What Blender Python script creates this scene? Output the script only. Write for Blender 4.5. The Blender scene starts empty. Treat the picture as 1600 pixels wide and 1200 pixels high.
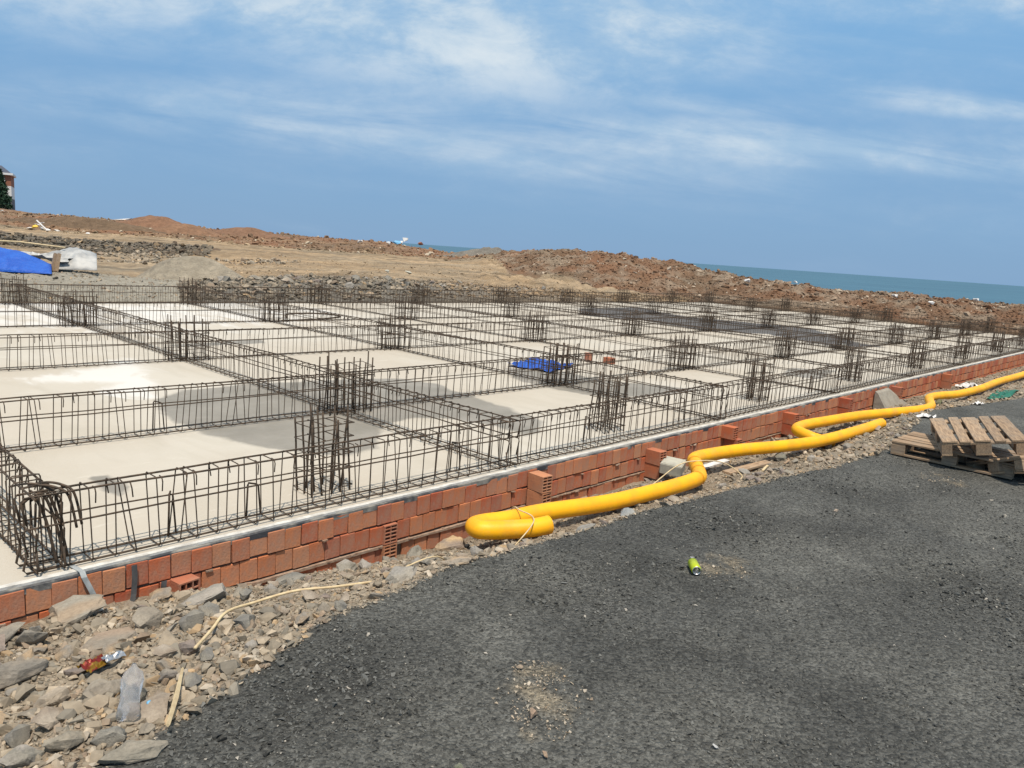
import bpy, bmesh, math, random
import numpy as np
from mathutils import Vector, Matrix

random.seed(7)
rng = np.random.default_rng(7)
S = bpy.context.scene
C = S.collection

# ------------------------------------------------------------------ camera
CAM_H = 2.0
R = np.array([[0.6873, -0.0775, 0.7222],      # world X (along the wall)   in image axes (right, down, forward)
              [-0.7231, -0.1666, 0.6703],     # world Y (across the slab)
              [0.0683, -0.9830, -0.1705]])    # world Z
cam_d = bpy.data.cameras.new('camera'); cam = bpy.data.objects.new('camera', cam_d); C.objects.link(cam)
rx = Vector(R[:, 0]); ry = Vector(-R[:, 1]); rz = Vector(-R[:, 2])
m = Matrix((rx, ry, rz)).transposed().to_4x4(); m.translation = Vector((0, 0, CAM_H))
cam.matrix_world = m
cam_d.sensor_width = 36; cam_d.lens = 27.05; cam_d.clip_start = 0.05; cam_d.clip_end = 60000
S.camera = cam

# ------------------------------------------------------------------ light
SUN = Vector((-0.115, -0.15, 0.45)).normalized()
el = math.asin(SUN.z); az = math.atan2(SUN.x, SUN.y)
sd = bpy.data.lights.new('sun', 'SUN'); sd.energy = 4.7; sd.angle = math.radians(0.55); sd.color = (1.0, 0.90, 0.775)
so = bpy.data.objects.new('sun', sd); C.objects.link(so)
so.rotation_euler = SUN.to_track_quat('Z', 'Y').to_euler(); so.location = (0, 0, 30)

W = bpy.data.worlds.new('World'); S.world = W; W.use_nodes = True
nt = W.node_tree; nt.nodes.clear()
def N(tree, t, **kw):
    n = tree.nodes.new(t)
    for k, v in kw.items():
        if k == 'inp':
            for a, b in v.items(): n.inputs[a].default_value = b
        else: setattr(n, k, v)
    return n
def Lk(tree, a, b): tree.links.new(a, b)
def mth(tree, op, a, b=None, c=None, clamp=False):
    n = tree.nodes.new('ShaderNodeMath'); n.operation = op; n.use_clamp = clamp
    for i, x in enumerate((a, b, c)):
        if x is None: continue
        if isinstance(x, (int, float)): n.inputs[i].default_value = x
        else: tree.links.new(x, n.inputs[i])
    return n.outputs[0]
def mixc(tree, f, a, b, bt='MIX'):
    n = tree.nodes.new('ShaderNodeMix'); n.data_type = 'RGBA'; n.blend_type = bt
    for k, x in (('Factor', f), ('A', a), ('B', b)):
        s = [i for i in n.inputs if i.name == k and i.enabled][0]
        if isinstance(x, (int, float)): s.default_value = x
        elif isinstance(x, tuple): s.default_value = (*x, 1) if len(x) == 3 else x
        else: tree.links.new(x, s)
    return [o for o in n.outputs if o.enabled][0]
def sstep(tree, x, lo, hi):
    n = N(tree, 'ShaderNodeMapRange', interpolation_type='SMOOTHSTEP')
    tree.links.new(x, n.inputs[0]); n.inputs[1].default_value = lo; n.inputs[2].default_value = hi
    return n.outputs[0]

sky = N(nt, 'ShaderNodeTexSky', sky_type='NISHITA', sun_disc=False, sun_elevation=el, sun_rotation=az,
        air_density=1.0, dust_density=0.3, ozone_density=4.0, altitude=0)
tc = N(nt, 'ShaderNodeTexCoord')
def vdot(v):
    n = N(nt, 'ShaderNodeVectorMath', operation='DOT_PRODUCT'); Lk(nt, tc.outputs['Generated'], n.inputs[0])
    n.inputs[1].default_value = v; return n.outputs['Value']
lat = vdot((0.697, -0.717, 0)); fwd = vdot((0.717, 0.697, 0)); elv = vdot((0, 0, 1))
fw = mth(nt, 'MAXIMUM', mth(nt, 'ABSOLUTE', fwd), 0.15)
cx = mth(nt, 'DIVIDE', lat, fw); cy = mth(nt, 'DIVIDE', elv, fw)
def cnoise(sx, sy, off, det=6, rough=0.55, shear=0.0, dist=0.0):
    cb = N(nt, 'ShaderNodeCombineXYZ')
    yy = mth(nt, 'ADD', cy, mth(nt, 'MULTIPLY', cx, shear))
    Lk(nt, mth(nt, 'MULTIPLY_ADD', cx, sx, off), cb.inputs[0]); Lk(nt, mth(nt, 'MULTIPLY_ADD', yy, sy, off * 0.7), cb.inputs[1]); Lk(nt, fwd, cb.inputs[2])
    n = N(nt, 'ShaderNodeTexNoise'); n.inputs['Scale'].default_value = 1; n.inputs['Detail'].default_value = det
    n.inputs['Roughness'].default_value = rough; n.inputs['Distortion'].default_value = dist
    Lk(nt, cb.outputs[0], n.inputs['Vector']); return n.outputs[0]
def blob(x0, y0, rx_, ry_, shear=0.0):
    dx = mth(nt, 'DIVIDE', mth(nt, 'SUBTRACT', cx, x0), rx_)
    dy = mth(nt, 'DIVIDE', mth(nt, 'SUBTRACT', mth(nt, 'SUBTRACT', cy, y0), mth(nt, 'MULTIPLY', mth(nt, 'SUBTRACT', cx, x0), shear)), ry_)
    d = mth(nt, 'ADD', mth(nt, 'MULTIPLY', dx, dx), mth(nt, 'MULTIPLY', dy, dy))
    return mth(nt, 'MULTIPLY', sstep(nt, d, 1.0, 0.0), sstep(nt, fwd, 0.1, 0.4))
n1 = cnoise(3.2, 7.0, 3.1, det=9, rough=0.62, dist=0.3)
n4 = cnoise(11.0, 25.0, 1.9, det=7, rough=0.65, dist=0.3)
n1 = mth(nt, 'ADD', mth(nt, 'MULTIPLY', n1, 0.68), mth(nt, 'MULTIPLY', n4, 0.32))
n2 = cnoise(3.0, 22.0, 9.7, det=7, rough=0.6, shear=0.06, dist=0.5)
n3 = cnoise(1.2, 3.0, 5.5, det=4)
cov = mth(nt, 'ADD', blob(-0.02, 0.300, 0.40, 0.150, 0.02), blob(-0.52, 0.36, 0.55, 0.17, 0.0))
cov = mth(nt, 'ADD', cov, mth(nt, 'MULTIPLY', blob(0.60, 0.40, 0.42, 0.115, 0.05), 0.9))
cov = mth(nt, 'ADD', cov, mth(nt, 'MULTIPLY', blob(0.05, 0.62, 1.3, 0.26, 0.0), 0.9))
cov = mth(nt, 'ADD', cov, mth(nt, 'MULTIPLY', sstep(nt, elv, 0.42, 0.65), 0.8))  # extra overhead cloud, above the view, added for neutral fill
cov = mth(nt, 'MINIMUM', cov, 1.0)
dens1 = mth(nt, 'MULTIPLY', cov, sstep(nt, n1, 0.26, 0.60))
band = mth(nt, 'ADD', blob(0.46, 0.155, 0.50, 0.034, 0.0), mth(nt, 'MULTIPLY', blob(-0.12, 0.135, 0.62, 0.055, -0.03), 0.85))
band = mth(nt, 'ADD', band, mth(nt, 'MULTIPLY', blob(0.56, 0.218, 0.22, 0.020, 0.0), 0.9))
band = mth(nt, 'ADD', band, mth(nt, 'MULTIPLY', blob(0.30, 0.195, 0.20, 0.014, 0.0), 0.6))
dens2 = mth(nt, 'MULTIPLY', mth(nt, 'MINIMUM', band, 1.0), sstep(nt, n2, 0.22, 0.66))
wisp = mth(nt, 'MULTIPLY', sstep(nt, n2, 0.5, 0.85), sstep(nt, n3, 0.4, 0.75))
dens = mth(nt, 'ADD', mth(nt, 'MULTIPLY', dens1, 0.92), mth(nt, 'MULTIPLY', dens2, 0.55))
dens = mth(nt, 'ADD', dens, mth(nt, 'MULTIPLY', wisp, 0.34))
veil = mth(nt, 'MULTIPLY', sstep(nt, mth(nt, 'ADD', mth(nt, 'MULTIPLY', n3, 0.6), mth(nt, 'MULTIPLY', n2, 0.4)), 0.25, 0.7), mth(nt, 'MULTIPLY', sstep(nt, cy, 0.02, 0.10), 0.26))
dens = mth(nt, 'ADD', dens, veil, clamp=True)
SKYK = 0.1
base = mixc(nt, sstep(nt, elv, 0.0, 0.50), (2.05, 3.75, 6.1), (1.45, 4.5, 8.3))
skyc = mixc(nt, 0.90, sky.outputs[0], base)
puff = sstep(nt, n1, 0.42, 0.66)
ccol = mixc(nt, puff, (4.0, 5.7, 7.5), (6.9, 7.8, 8.5))
skyc = mixc(nt, dens, skyc, ccol)
skyc = mixc(nt, mth(nt, 'MULTIPLY', sstep(nt, elv, 0.45, 0.75), 0.75), skyc, (7.4, 7.8, 8.2))  # unseen overhead sky whitened as added fill, so slab shadows turn less blue
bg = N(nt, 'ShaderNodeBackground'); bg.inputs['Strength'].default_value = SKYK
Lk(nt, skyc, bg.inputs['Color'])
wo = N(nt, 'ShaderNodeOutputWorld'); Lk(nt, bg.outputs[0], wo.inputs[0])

S.view_settings.view_transform = 'Standard'; S.view_settings.look = 'None'
S.view_settings.exposure = 0.0; S.view_settings.gamma = 1.0; S.view_settings.use_curve_mapping = False

# ------------------------------------------------------------------ numpy noise
_tab = rng.random((256, 256))
def vnoise(x, y):
    xi = np.floor(x).astype(int); yi = np.floor(y).astype(int); fx = x - xi; fy = y - yi
    fx = fx * fx * (3 - 2 * fx); fy = fy * fy * (3 - 2 * fy)
    a = _tab[xi & 255, yi & 255]; b = _tab[(xi + 1) & 255, yi & 255]; c = _tab[xi & 255, (yi + 1) & 255]; d = _tab[(xi + 1) & 255, (yi + 1) & 255]
    return (a * (1 - fx) + b * fx) * (1 - fy) + (c * (1 - fx) + d * fx) * fy
def fbm(x, y, o=4, g=0.5):
    s = 0; a = 1; t = 0
    for i in range(o):
        s = s + a * vnoise(x + 17.3 * i, y - 9.1 * i); t += a; a *= g; x = x * 2.03; y = y * 2.03
    return s / t - 0.5

# ------------------------------------------------------------------ materials
def new_mat(name):
    mt = bpy.data.materials.new(name); mt.use_nodes = True
    t = mt.node_tree; b = t.nodes['Principled BSDF']
    return mt, t, b
def pos_noise(t, scale, det=5, rough=0.6, coord='Object', stretch=None, dist=0.0):
    tcn = N(t, 'ShaderNodeTexCoord'); o = tcn.outputs[coord]
    if stretch:
        mp = N(t, 'ShaderNodeMapping'); mp.inputs['Scale'].default_value = stretch; Lk(t, o, mp.inputs[0]); o = mp.outputs[0]
    n = N(t, 'ShaderNodeTexNoise'); n.inputs['Scale'].default_value = scale; n.inputs['Detail'].default_value = det
    n.inputs['Roughness'].default_value = rough; n.inputs['Distortion'].default_value = dist; Lk(t, o, n.inputs['Vector'])
    return n.outputs[0]
def bump(t, b, h, dist, strength=1.0):
    n = N(t, 'ShaderNodeBump'); n.inputs['Distance'].default_value = dist; n.inputs['Strength'].default_value = strength
    Lk(t, h, n.inputs['Height']); Lk(t, n.outputs[0], b.inputs['Normal'])
def simple(name, c1, c2, rough=0.8, scale=12, bd=0.0, bscale=60, metal=0.0, spec=0.3, randv=0.0, lo=0.35, hi=0.65):
    mt, t, b = new_mat(name)
    col = mixc(t, sstep(t, pos_noise(t, scale), lo, hi), c1, c2)
    if randv:
        oi = N(t, 'ShaderNodeObjectInfo')
        v = mth(t, 'MULTIPLY_ADD', oi.outputs['Random'], 2 * randv, 1 - randv)
        cb = N(t, 'ShaderNodeCombineColor'); [Lk(t, v, cb.inputs[i]) for i in range(3)]
        col = mixc(t, 1.0, col, cb.outputs[0], 'MULTIPLY')
    Lk(t, col, b.inputs['Base Color'])
    b.inputs['Roughness'].default_value = rough; b.inputs['Metallic'].default_value = metal; b.inputs['Specular IOR Level'].default_value = spec
    if bd: bump(t, b, pos_noise(t, bscale, det=6), bd)
    return mt
M = {}
M['rebar'] = simple('rebar_rust', (0.055, 0.043, 0.032), (0.105, 0.072, 0.048), 0.75, 25, metal=0.25)
M['yellow'] = simple('yellow_plastic', (0.90, 0.44, 0.004), (0.80, 0.36, 0.012), 0.5, 5, bd=0.0012, bscale=60, spec=0.35)
t = M['yellow'].node_tree; b = t.nodes['Principled BSDF']; src = b.inputs['Base Color'].links[0].from_socket
dn = pos_noise(t, 3.2, det=8, rough=0.75)
Lk(t, mixc(t, mth(t, 'MULTIPLY', sstep(t, dn, 0.52, 0.72), 0.35), src, (0.45, 0.30, 0.12)), b.inputs['Base Color'])
M['yellow_in'] = simple('yellow_plastic_inside', (0.75, 0.33, 0.01), (0.7, 0.3, 0.01), 0.6, 6)
M['wood'] = None
M['white_edge'] = simple('white_mortar', (0.62, 0.60, 0.55), (0.42, 0.40, 0.36), 0.9, 9, bd=0.006, bscale=30)
M['membrane'] = simple('dark_membrane', (0.05, 0.052, 0.058), (0.26, 0.25, 0.22), 0.85, 4.5, bd=0.004, bscale=30, lo=0.42, hi=0.62)
M['mortar'] = simple('grey_mortar', (0.12, 0.09, 0.07), (0.20, 0.15, 0.12), 0.95, 14, bd=0.006, bscale=40)
M['mortar_pale'] = simple('pale_mortar', (0.36, 0.27, 0.20), (0.25, 0.16, 0.11), 0.95, 14, bd=0.006, bscale=40)
M['cream'] = simple('cream_cord', (0.62, 0.50, 0.30), (0.5, 0.38, 0.22), 0.6, 20)
M['blue'] = simple('blue_tarpaulin', (0.008, 0.07, 0.38), (0.014, 0.10, 0.46), 0.5, 3, bd=0.05, bscale=7, spec=0.4)
M['plastic_sheet'] = simple('grey_plastic_sheet', (0.46, 0.45, 0.42), (0.30, 0.30, 0.29), 0.4, 2.5, bd=0.04, bscale=3)
M['strap'] = simple('grey_strap', (0.34, 0.36, 0.36), (0.22, 0.24, 0.24), 0.55, 12)
M['strap_dark'] = simple('dark_strap', (0.10, 0.10, 0.10), (0.06, 0.06, 0.06), 0.7, 12)
M['kerbstone'] = simple('pale_concrete', (0.42, 0.41, 0.34), (0.34, 0.33, 0.28), 0.9, 12, bd=0.002)
M['white'] = simple('white_litter', (0.72, 0.71, 0.68), (0.55, 0.53, 0.5), 0.6, 10)
M['green'] = simple('green_netting', (0.02, 0.16, 0.09), (0.01, 0.09, 0.06), 0.6, 20)
M['lime'] = simple('lime_can', (0.50, 0.56, 0.02), (0.40, 0.50, 0.02), 0.35, 8, metal=0.3)
M['silver'] = simple('aluminium', (0.62, 0.62, 0.62), (0.42, 0.42, 0.42), 0.32, 20, metal=0.9)
M['bluecap'] = simple('blue_plastic', (0.14, 0.36, 0.55), (0.14, 0.36, 0.55), 0.4)
M['redfoil'] = simple('red_foil', (0.16, 0.015, 0.01), (0.20, 0.11, 0.01), 0.4, 14, metal=0.3, lo=0.48, hi=0.52)
M['facade_brick'] = simple('facade_brown', (0.30, 0.13, 0.08), (0.25, 0.11, 0.07), 0.9)
M['facade_white'] = simple('facade_white', (0.74, 0.74, 0.72), (0.68, 0.68, 0.66), 0.85)
M['facade_grey'] = simple('facade_grey', (0.16, 0.15, 0.16), (0.13, 0.12, 0.13), 0.9)
M['slate'] = simple('dark_roof', (0.05, 0.06, 0.09), (0.08, 0.09, 0.12), 0.7)
M['glass_dark'] = simple('window_glass', (0.03, 0.04, 0.05), (0.04, 0.05, 0.06), 0.1, spec=0.6)
M['bark'] = simple('bark', (0.08, 0.06, 0.04), (0.05, 0.04, 0.03), 0.9)
M['leaf'] = simple('conifer_leaf', (0.018, 0.05, 0.028), (0.03, 0.075, 0.035), 0.7, 3, randv=0.2)
M['weed'] = simple('green_weed', (0.07, 0.12, 0.03), (0.05, 0.10, 0.02), 0.7)
# clear plastic bottle
mt, t, b = new_mat('clear_plastic'); b.inputs['Base Color'].default_value = (0.82, 0.84, 0.86, 1); b.inputs['Roughness'].default_value = 0.18
b.inputs['Transmission Weight'].default_value = 0.88; b.inputs['IOR'].default_value = 1.2; M['clear'] = mt
# wood
mt, t, b = new_mat('weathered_wood')
g = pos_noise(t, 6, det=6, stretch=(1, 14, 14), dist=0.6); g2 = pos_noise(t, 3)
col = mixc(t, sstep(t, g, 0.3, 0.7), (0.17, 0.11, 0.066), (0.40, 0.275, 0.165))
col = mixc(t, mth(t, 'MULTIPLY', sstep(t, g2, 0.4, 0.75), 0.6), col, (0.22, 0.19, 0.15))
oi = N(t, 'ShaderNodeObjectInfo'); v = mth(t, 'MULTIPLY_ADD', oi.outputs['Random'], 0.4, 0.8)
cb = N(t, 'ShaderNodeCombineColor'); [Lk(t, v, cb.inputs[i]) for i in range(3)]
Lk(t, mixc(t, 1.0, col, cb.outputs[0], 'MULTIPLY'), b.inputs['Base Color']); b.inputs['Roughness'].default_value = 0.85
bump(t, b, g, 0.002); M['wood'] = mt
# brick: per-object random plus per-brick attribute for the joined far bricks
def brick_mat(name, inner=False):
    mt, t, b = new_mat(name)
    oi = N(t, 'ShaderNodeObjectInfo'); at = N(t, 'ShaderNodeAttribute', attribute_name='rnd')
    r = mth(t, 'FRACT', mth(t, 'ADD', oi.outputs['Random'], at.outputs['Fac']))
    rp = N(t, 'ShaderNodeValToRGB'); e = rp.color_ramp.elements
    e[0].position = 0; e[0].color = (0.44, 0.135, 0.062, 1); e[1].position = 1; e[1].color = (0.50, 0.20, 0.10, 1)
    for p, c in ((0.2, (0.34, 0.09, 0.05)), (0.4, (0.47, 0.19, 0.09)), (0.6, (0.33, 0.115, 0.075)), (0.8, (0.44, 0.22, 0.125))):
        x = e.new(p); x.color = (*c, 1)
    rp.color_ramp.interpolation = 'CONSTANT' if False else 'LINEAR'
    [setattr(x_, 'color', (min(1, x_.color[0] * 1.12), x_.color[1] * 1.02, x_.color[2] * .92, 1)) for x_ in e]; Lk(t, r, rp.inputs[0])
    st = pos_noise(t, 9, det=5, coord='Object')
    col = mixc(t, mth(t, 'MULTIPLY', sstep(t, st, 0.35, 0.75), 0.55), rp.outputs[0], (0.30, 0.135, 0.085))
    fine = pos_noise(t, 60, det=4)
    col = mixc(t, mth(t, 'MULTIPLY', sstep(t, fine, 0.62, 0.8), 0.35), col, (0.52, 0.36, 0.26))
    dust = pos_noise(t, 2.2, det=6, rough=0.7)
    col = mixc(t, mth(t, 'MULTIPLY', sstep(t, dust, 0.48, 0.72), 0.5), col, (0.40, 0.29, 0.21))
    sm = pos_noise(t, 26, det=6, rough=0.7, stretch=(1, 1, 0.3))
    col = mixc(t, mth(t, 'MULTIPLY', sstep(t, sm, 0.5, 0.75), 0.4), col, (0.27, 0.09, 0.055))
    Lk(t, col, b.inputs['Base Color']); b.inputs['Roughness'].default_value = 0.9; b.inputs['Specular IOR Level'].default_value = 0.2
    bump(t, b, mth(t, 'ADD', fine, sm), 0.003); return mt
M['brick'] = brick_mat('red_clay_brick')
# attribute-coloured stone / soil
def col_mat(name, fs=40, amt=0.35, bd=0.004, bs=30, rough=0.92, vor=0.0):
    mt, t, b = new_mat(name)
    at = N(t, 'ShaderNodeAttribute', attribute_name='Col')
    n = pos_noise(t, fs, det=6, rough=0.65); n2 = pos_noise(t, fs * 0.17, det=4)
    v = mth(t, 'ADD', mth(t, 'MULTIPLY_ADD', n, 2 * amt, 1 - amt), mth(t, 'MULTIPLY_ADD', n2, amt, -amt * 0.5))
    cb = N(t, 'ShaderNodeCombineColor'); [Lk(t, v, cb.inputs[i]) for i in range(3)]
    Lk(t, mixc(t, 1.0, at.outputs['Color'], cb.outputs[0], 'MULTIPLY'), b.inputs['Base Color'])
    b.inputs['Roughness'].default_value = rough; b.inputs['Specular IOR Level'].default_value = 0.25
    bump(t, b, pos_noise(t, bs, det=8, rough=0.7), bd); return mt
M['stone'] = col_mat('rubble_stone', 18, 0.45, 0.006, 22)
M['soil'] = col_mat('rubble_soil', 95, 0.62, 0.012, 70)
M['farsoil'] = col_mat('far_soil', 2.6, 0.6, 0.22, 3.5)
mt, t, b = new_mat('near_ground')
at = N(t, 'ShaderNodeAttribute', attribute_name='Col'); ga = N(t, 'ShaderNodeAttribute', attribute_name='grav')
n = pos_noise(t, 95, det=6, rough=0.65); n2 = pos_noise(t, 9, det=5, rough=.7); n3 = pos_noise(t, 1.3, det=4)
tcn = N(t, 'ShaderNodeTexCoord')
def vor(sc, feat='F1'):
    v_ = N(t, 'ShaderNodeTexVoronoi', feature=feat); v_.inputs['Scale'].default_value = sc; Lk(t, tcn.outputs['Object'], v_.inputs['Vector']); return v_
va = vor(75); vb = vor(38); sepa = N(t, 'ShaderNodeSeparateColor'); Lk(t, va.outputs['Color'], sepa.inputs[0]); sepb = N(t, 'ShaderNodeSeparateColor'); Lk(t, vb.outputs['Color'], sepb.inputs[0])
cell = mth(t, 'MULTIPLY_ADD', sepa.outputs[0], 0.9, 0.55)
cell = mth(t, 'MULTIPLY', cell, mth(t, 'MULTIPLY_ADD', sepb.outputs[1], 0.4, 0.8))
pebble = mth(t, 'SUBTRACT', 1.0, mth(t, 'MULTIPLY', va.outputs['Distance'], 1.0))
vg = mth(t, 'MULTIPLY', cell, mth(t, 'MULTIPLY_ADD', n3, 1.5, .25))
vs = mth(t, 'ADD', mth(t, 'MULTIPLY_ADD', n, 1.2, 0.4), mth(t, 'MULTIPLY_ADD', n2, .6, -.3))
mx = mth(t, 'ADD', mth(t, 'MULTIPLY', vg, ga.outputs['Fac']), mth(t, 'MULTIPLY', vs, mth(t, 'SUBTRACT', 1.0, ga.outputs['Fac'])))
cb = N(t, 'ShaderNodeCombineColor'); [Lk(t, mx, cb.inputs[i]) for i in range(3)]
Lk(t, mixc(t, 1.0, at.outputs['Color'], cb.outputs[0], 'MULTIPLY'), b.inputs['Base Color'])
b.inputs['Roughness'].default_value = 0.9; b.inputs['Specular IOR Level'].default_value = 0.25
hh = mth(t, 'ADD', mth(t, 'MULTIPLY', va.outputs['Distance'], -1.0), mth(t, 'ADD', mth(t, 'MULTIPLY', vb.outputs['Distance'], -1.2), n2))
bump(t, b, hh, 0.012); M['near_ground'] = mt
M['gravel_stone'] = col_mat('dark_gravel_stone', 30, 0.4, 0.003, 60, rough=0.75)
# dark gravel ground
# slab concrete
mt, t, b = new_mat('slab_concrete')
at = N(t, 'ShaderNodeAttribute', attribute_name='wet'); wt = N(t, 'ShaderNodeAttribute', attribute_name='pale')
nn = pos_noise(t, 1.3, det=7, rough=0.65); n_big = pos_noise(t, 0.33, det=3); nf = pos_noise(t, 30, det=5); ns = pos_noise(t, 2.0, det=6, stretch=(1, 0.35, 1), dist=1.0)
col = mixc(t, sstep(t, n_big, 0.35, 0.65), (0.435, 0.39, 0.32), (0.475, 0.44, 0.375))
col = mixc(t, mth(t, 'MULTIPLY', sstep(t, ns, 0.42, 0.75), 0.55), col, (0.385, 0.35, 0.285))
col = mixc(t, mth(t, 'MULTIPLY', sstep(t, nf, 0.6, 0.85), 0.25), col, (0.36, 0.33, 0.28))
pale = sstep(t, mth(t, 'ADD', wt.outputs['Fac'], mth(t, 'MULTIPLY', mth(t, 'SUBTRACT', ns, 0.5), 1.5)), 0.35, 0.75)
col = mixc(t, mth(t, 'MULTIPLY', pale, 0.8), col, (0.60, 0.585, 0.55))
wm = sstep(t, mth(t, 'ADD', at.outputs['Fac'], mth(t, 'MULTIPLY', mth(t, 'SUBTRACT', nn, 0.5), 0.9)), 0.40, 0.60)
spl = pos_noise(t, 1.7, det=8, rough=0.75, coord='Object', dist=0.6)
col = mixc(t, mth(t, 'MULTIPLY', sstep(t, spl, 0.60, 0.72), 0.45), col, (0.33, 0.30, 0.25))
scr = pos_noise(t, 5, det=8, rough=0.7, stretch=(0.25, 1.6, 1), dist=1.5)
col = mixc(t, mth(t, 'MULTIPLY', sstep(t, scr, 0.58, 0.70), 0.35), col, (0.60, 0.57, 0.50))
wetc = mixc(t, sstep(t, nn, 0.35, 0.7), (0.20, 0.185, 0.155), (0.26, 0.24, 0.205))
dk = N(t, 'ShaderNodeAttribute', attribute_name='soaked'); wetc = mixc(t, dk.outputs['Fac'], wetc, (0.085, 0.078, 0.072))
col = mixc(t, mth(t, 'MULTIPLY', wm, 0.95), col, wetc)
Lk(t, col, b.inputs['Base Color'])
Lk(t, mth(t, 'MULTIPLY_ADD', wm, -0.22, 0.85), b.inputs['Roughness']); b.inputs['Specular IOR Level'].default_value = 0.3
bump(t, b, pos_noise(t, 7, det=8, rough=0.7), 0.006); M['slab'] = mt
# sea
mt, t, b = new_mat('sea_water')
tcn = N(t, 'ShaderNodeTexCoord'); mp = N(t, 'ShaderNodeMapping'); mp.inputs['Scale'].default_value = (0.35, 0.35, 0.35); Lk(t, tcn.outputs['Object'], mp.inputs[0])
nz = N(t, 'ShaderNodeTexNoise'); nz.inputs['Scale'].default_value = 0.6; nz.inputs['Detail'].default_value = 8; Lk(t, mp.outputs[0], nz.inputs['Vector'])
nb = N(t, 'ShaderNodeTexNoise'); nb.inputs['Scale'].default_value = 0.02; nb.inputs['Detail'].default_value = 4; Lk(t, mp.outputs[0], nb.inputs['Vector'])
Lk(t, mixc(t, sstep(t, nb.outputs[0], 0.35, 0.65), (0.040, 0.105, 0.155), (0.048, 0.122, 0.175)), b.inputs['Base Color'])
b.inputs['Roughness'].default_value = 0.55; b.inputs['Specular IOR Level'].default_value = 0.25
bump(t, b, nz.outputs[0], 0.5); M['sea'] = mt

# ------------------------------------------------------------------ object helpers
def link(name, me, mat=None, parent=None, loc=(0, 0, 0), rot=(0, 0, 0)):
    o = bpy.data.objects.new(name, me); C.objects.link(o)
    if mat is not None and not me.materials: me.materials.append(mat)
    o.parent = parent; o.location = loc; o.rotation_euler = rot
    return o
def tag(o, label=None, cat=None, group=None, kind=None):
    if label: o['label'] = label
    if cat: o['category'] = cat
    if group: o['group'] = group
    if kind: o['kind'] = kind
    return o
def thing(name, label, cat, loc=(0, 0, 0), rot=(0, 0, 0), group=None):
    o = bpy.data.objects.new(name, None); C.objects.link(o); o.empty_display_size = 0.2
    o.location = loc; o.rotation_euler = rot; return tag(o, label, cat, group)
def np_mesh(name, V, F, smooth=False, attrs=None):
    """V (n,3); F (m,k) with constant k"""
    me = bpy.data.meshes.new(name); V = np.asarray(V, dtype=np.float32); F = np.asarray(F, dtype=np.int32); k = F.shape[1]
    me.vertices.add(len(V)); me.vertices.foreach_set('co', V.ravel())
    me.loops.add(F.size); me.loops.foreach_set('vertex_index', F.ravel())
    me.polygons.add(len(F)); me.polygons.foreach_set('loop_start', np.arange(0, F.size, k, dtype=np.int32))
    me.polygons.foreach_set('loop_total', np.full(len(F), k, dtype=np.int32))
    me.polygons.foreach_set('use_smooth', np.full(len(F), smooth))
    me.update(calc_edges=True)
    for an, (kind, data) in (attrs or {}).items():
        if kind == 'C':
            a = me.color_attributes.new(an, 'FLOAT_COLOR', 'POINT'); d = np.ones((len(V), 4), dtype=np.float32); d[:, :3] = data; a.data.foreach_set('color', d.ravel())
        else:
            a = me.attributes.new(an, 'FLOAT', 'POINT'); a.data.foreach_set('value', np.asarray(data, dtype=np.float32))
    return me
class MB:
    def __init__(s): s.v = []; s.f = []
    def box(s, x0, x1, y0, y1, z0, z1, M4=None):
        n = len(s.v); p = [(x, y, z) for z in (z0, z1) for y in (y0, y1) for x in (x0, x1)]
        if M4 is not None: p = [tuple(M4 @ Vector(q)) for q in p]
        s.v += p; s.f += [[n + i for i in f] for f in ((0, 2, 3, 1), (4, 5, 7, 6), (0, 1, 5, 4), (2, 6, 7, 3), (0, 4, 6, 2), (1, 3, 7, 5))]; return s
    def tube(s, path, r, seg=6, cap=True, closed=False):
        P = [Vector(p) for p in path]; n0 = len(s.v); n = len(P); up = None
        for i, p in enumerate(P):
            if closed: d = (P[(i + 1) % n] - P[i - 1]).normalized()
            else: d = (P[min(i + 1, n - 1)] - P[max(i - 1, 0)]).normalized()
            if up is None: up = Vector((0, 0, 1)) if abs(d.z) < 0.9 else Vector((1, 0, 0))
            a = d.cross(up)
            if a.length < 1e-4: a = d.cross(Vector((0.3, 1, 0.2)))
            a.normalize(); b2 = a.cross(d).normalized(); up = b2
            rr = r[i] if isinstance(r, (list, tuple)) else r
            for k in range(seg):
                th = 2 * math.pi * k / seg; s.v.append(tuple(p + a * (rr * math.cos(th)) + b2 * (rr * math.sin(th))))
        for i in range(n if closed else n - 1):
            j = (i + 1) % n
            for k in range(seg):
                k2 = (k + 1) % seg
                s.f.append([n0 + i * seg + k, n0 + i * seg + k2, n0 + j * seg + k2, n0 + j * seg + k])
        if cap and not closed:
            s.f.append([n0 + k for k in range(seg)][::-1]); s.f.append([n0 + (n - 1) * seg + k for k in range(seg)])
        return s
    def mesh(s, name, smooth=False):
        me = bpy.data.meshes.new(name); me.from_pydata(s.v, [], s.f); me.update()
        bm = bmesh.new(); bm.from_mesh(me); bmesh.ops.recalc_face_normals(bm, faces=bm.faces); bm.to_mesh(me); bm.free()
        if smooth: me.polygons.foreach_set('use_smooth', [True] * len(me.polygons))
        return me
    def build(s, name, mat, parent=None, smooth=False, **kw):
        return link(name, s.mesh(name, smooth), mat, parent, **kw)
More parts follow.
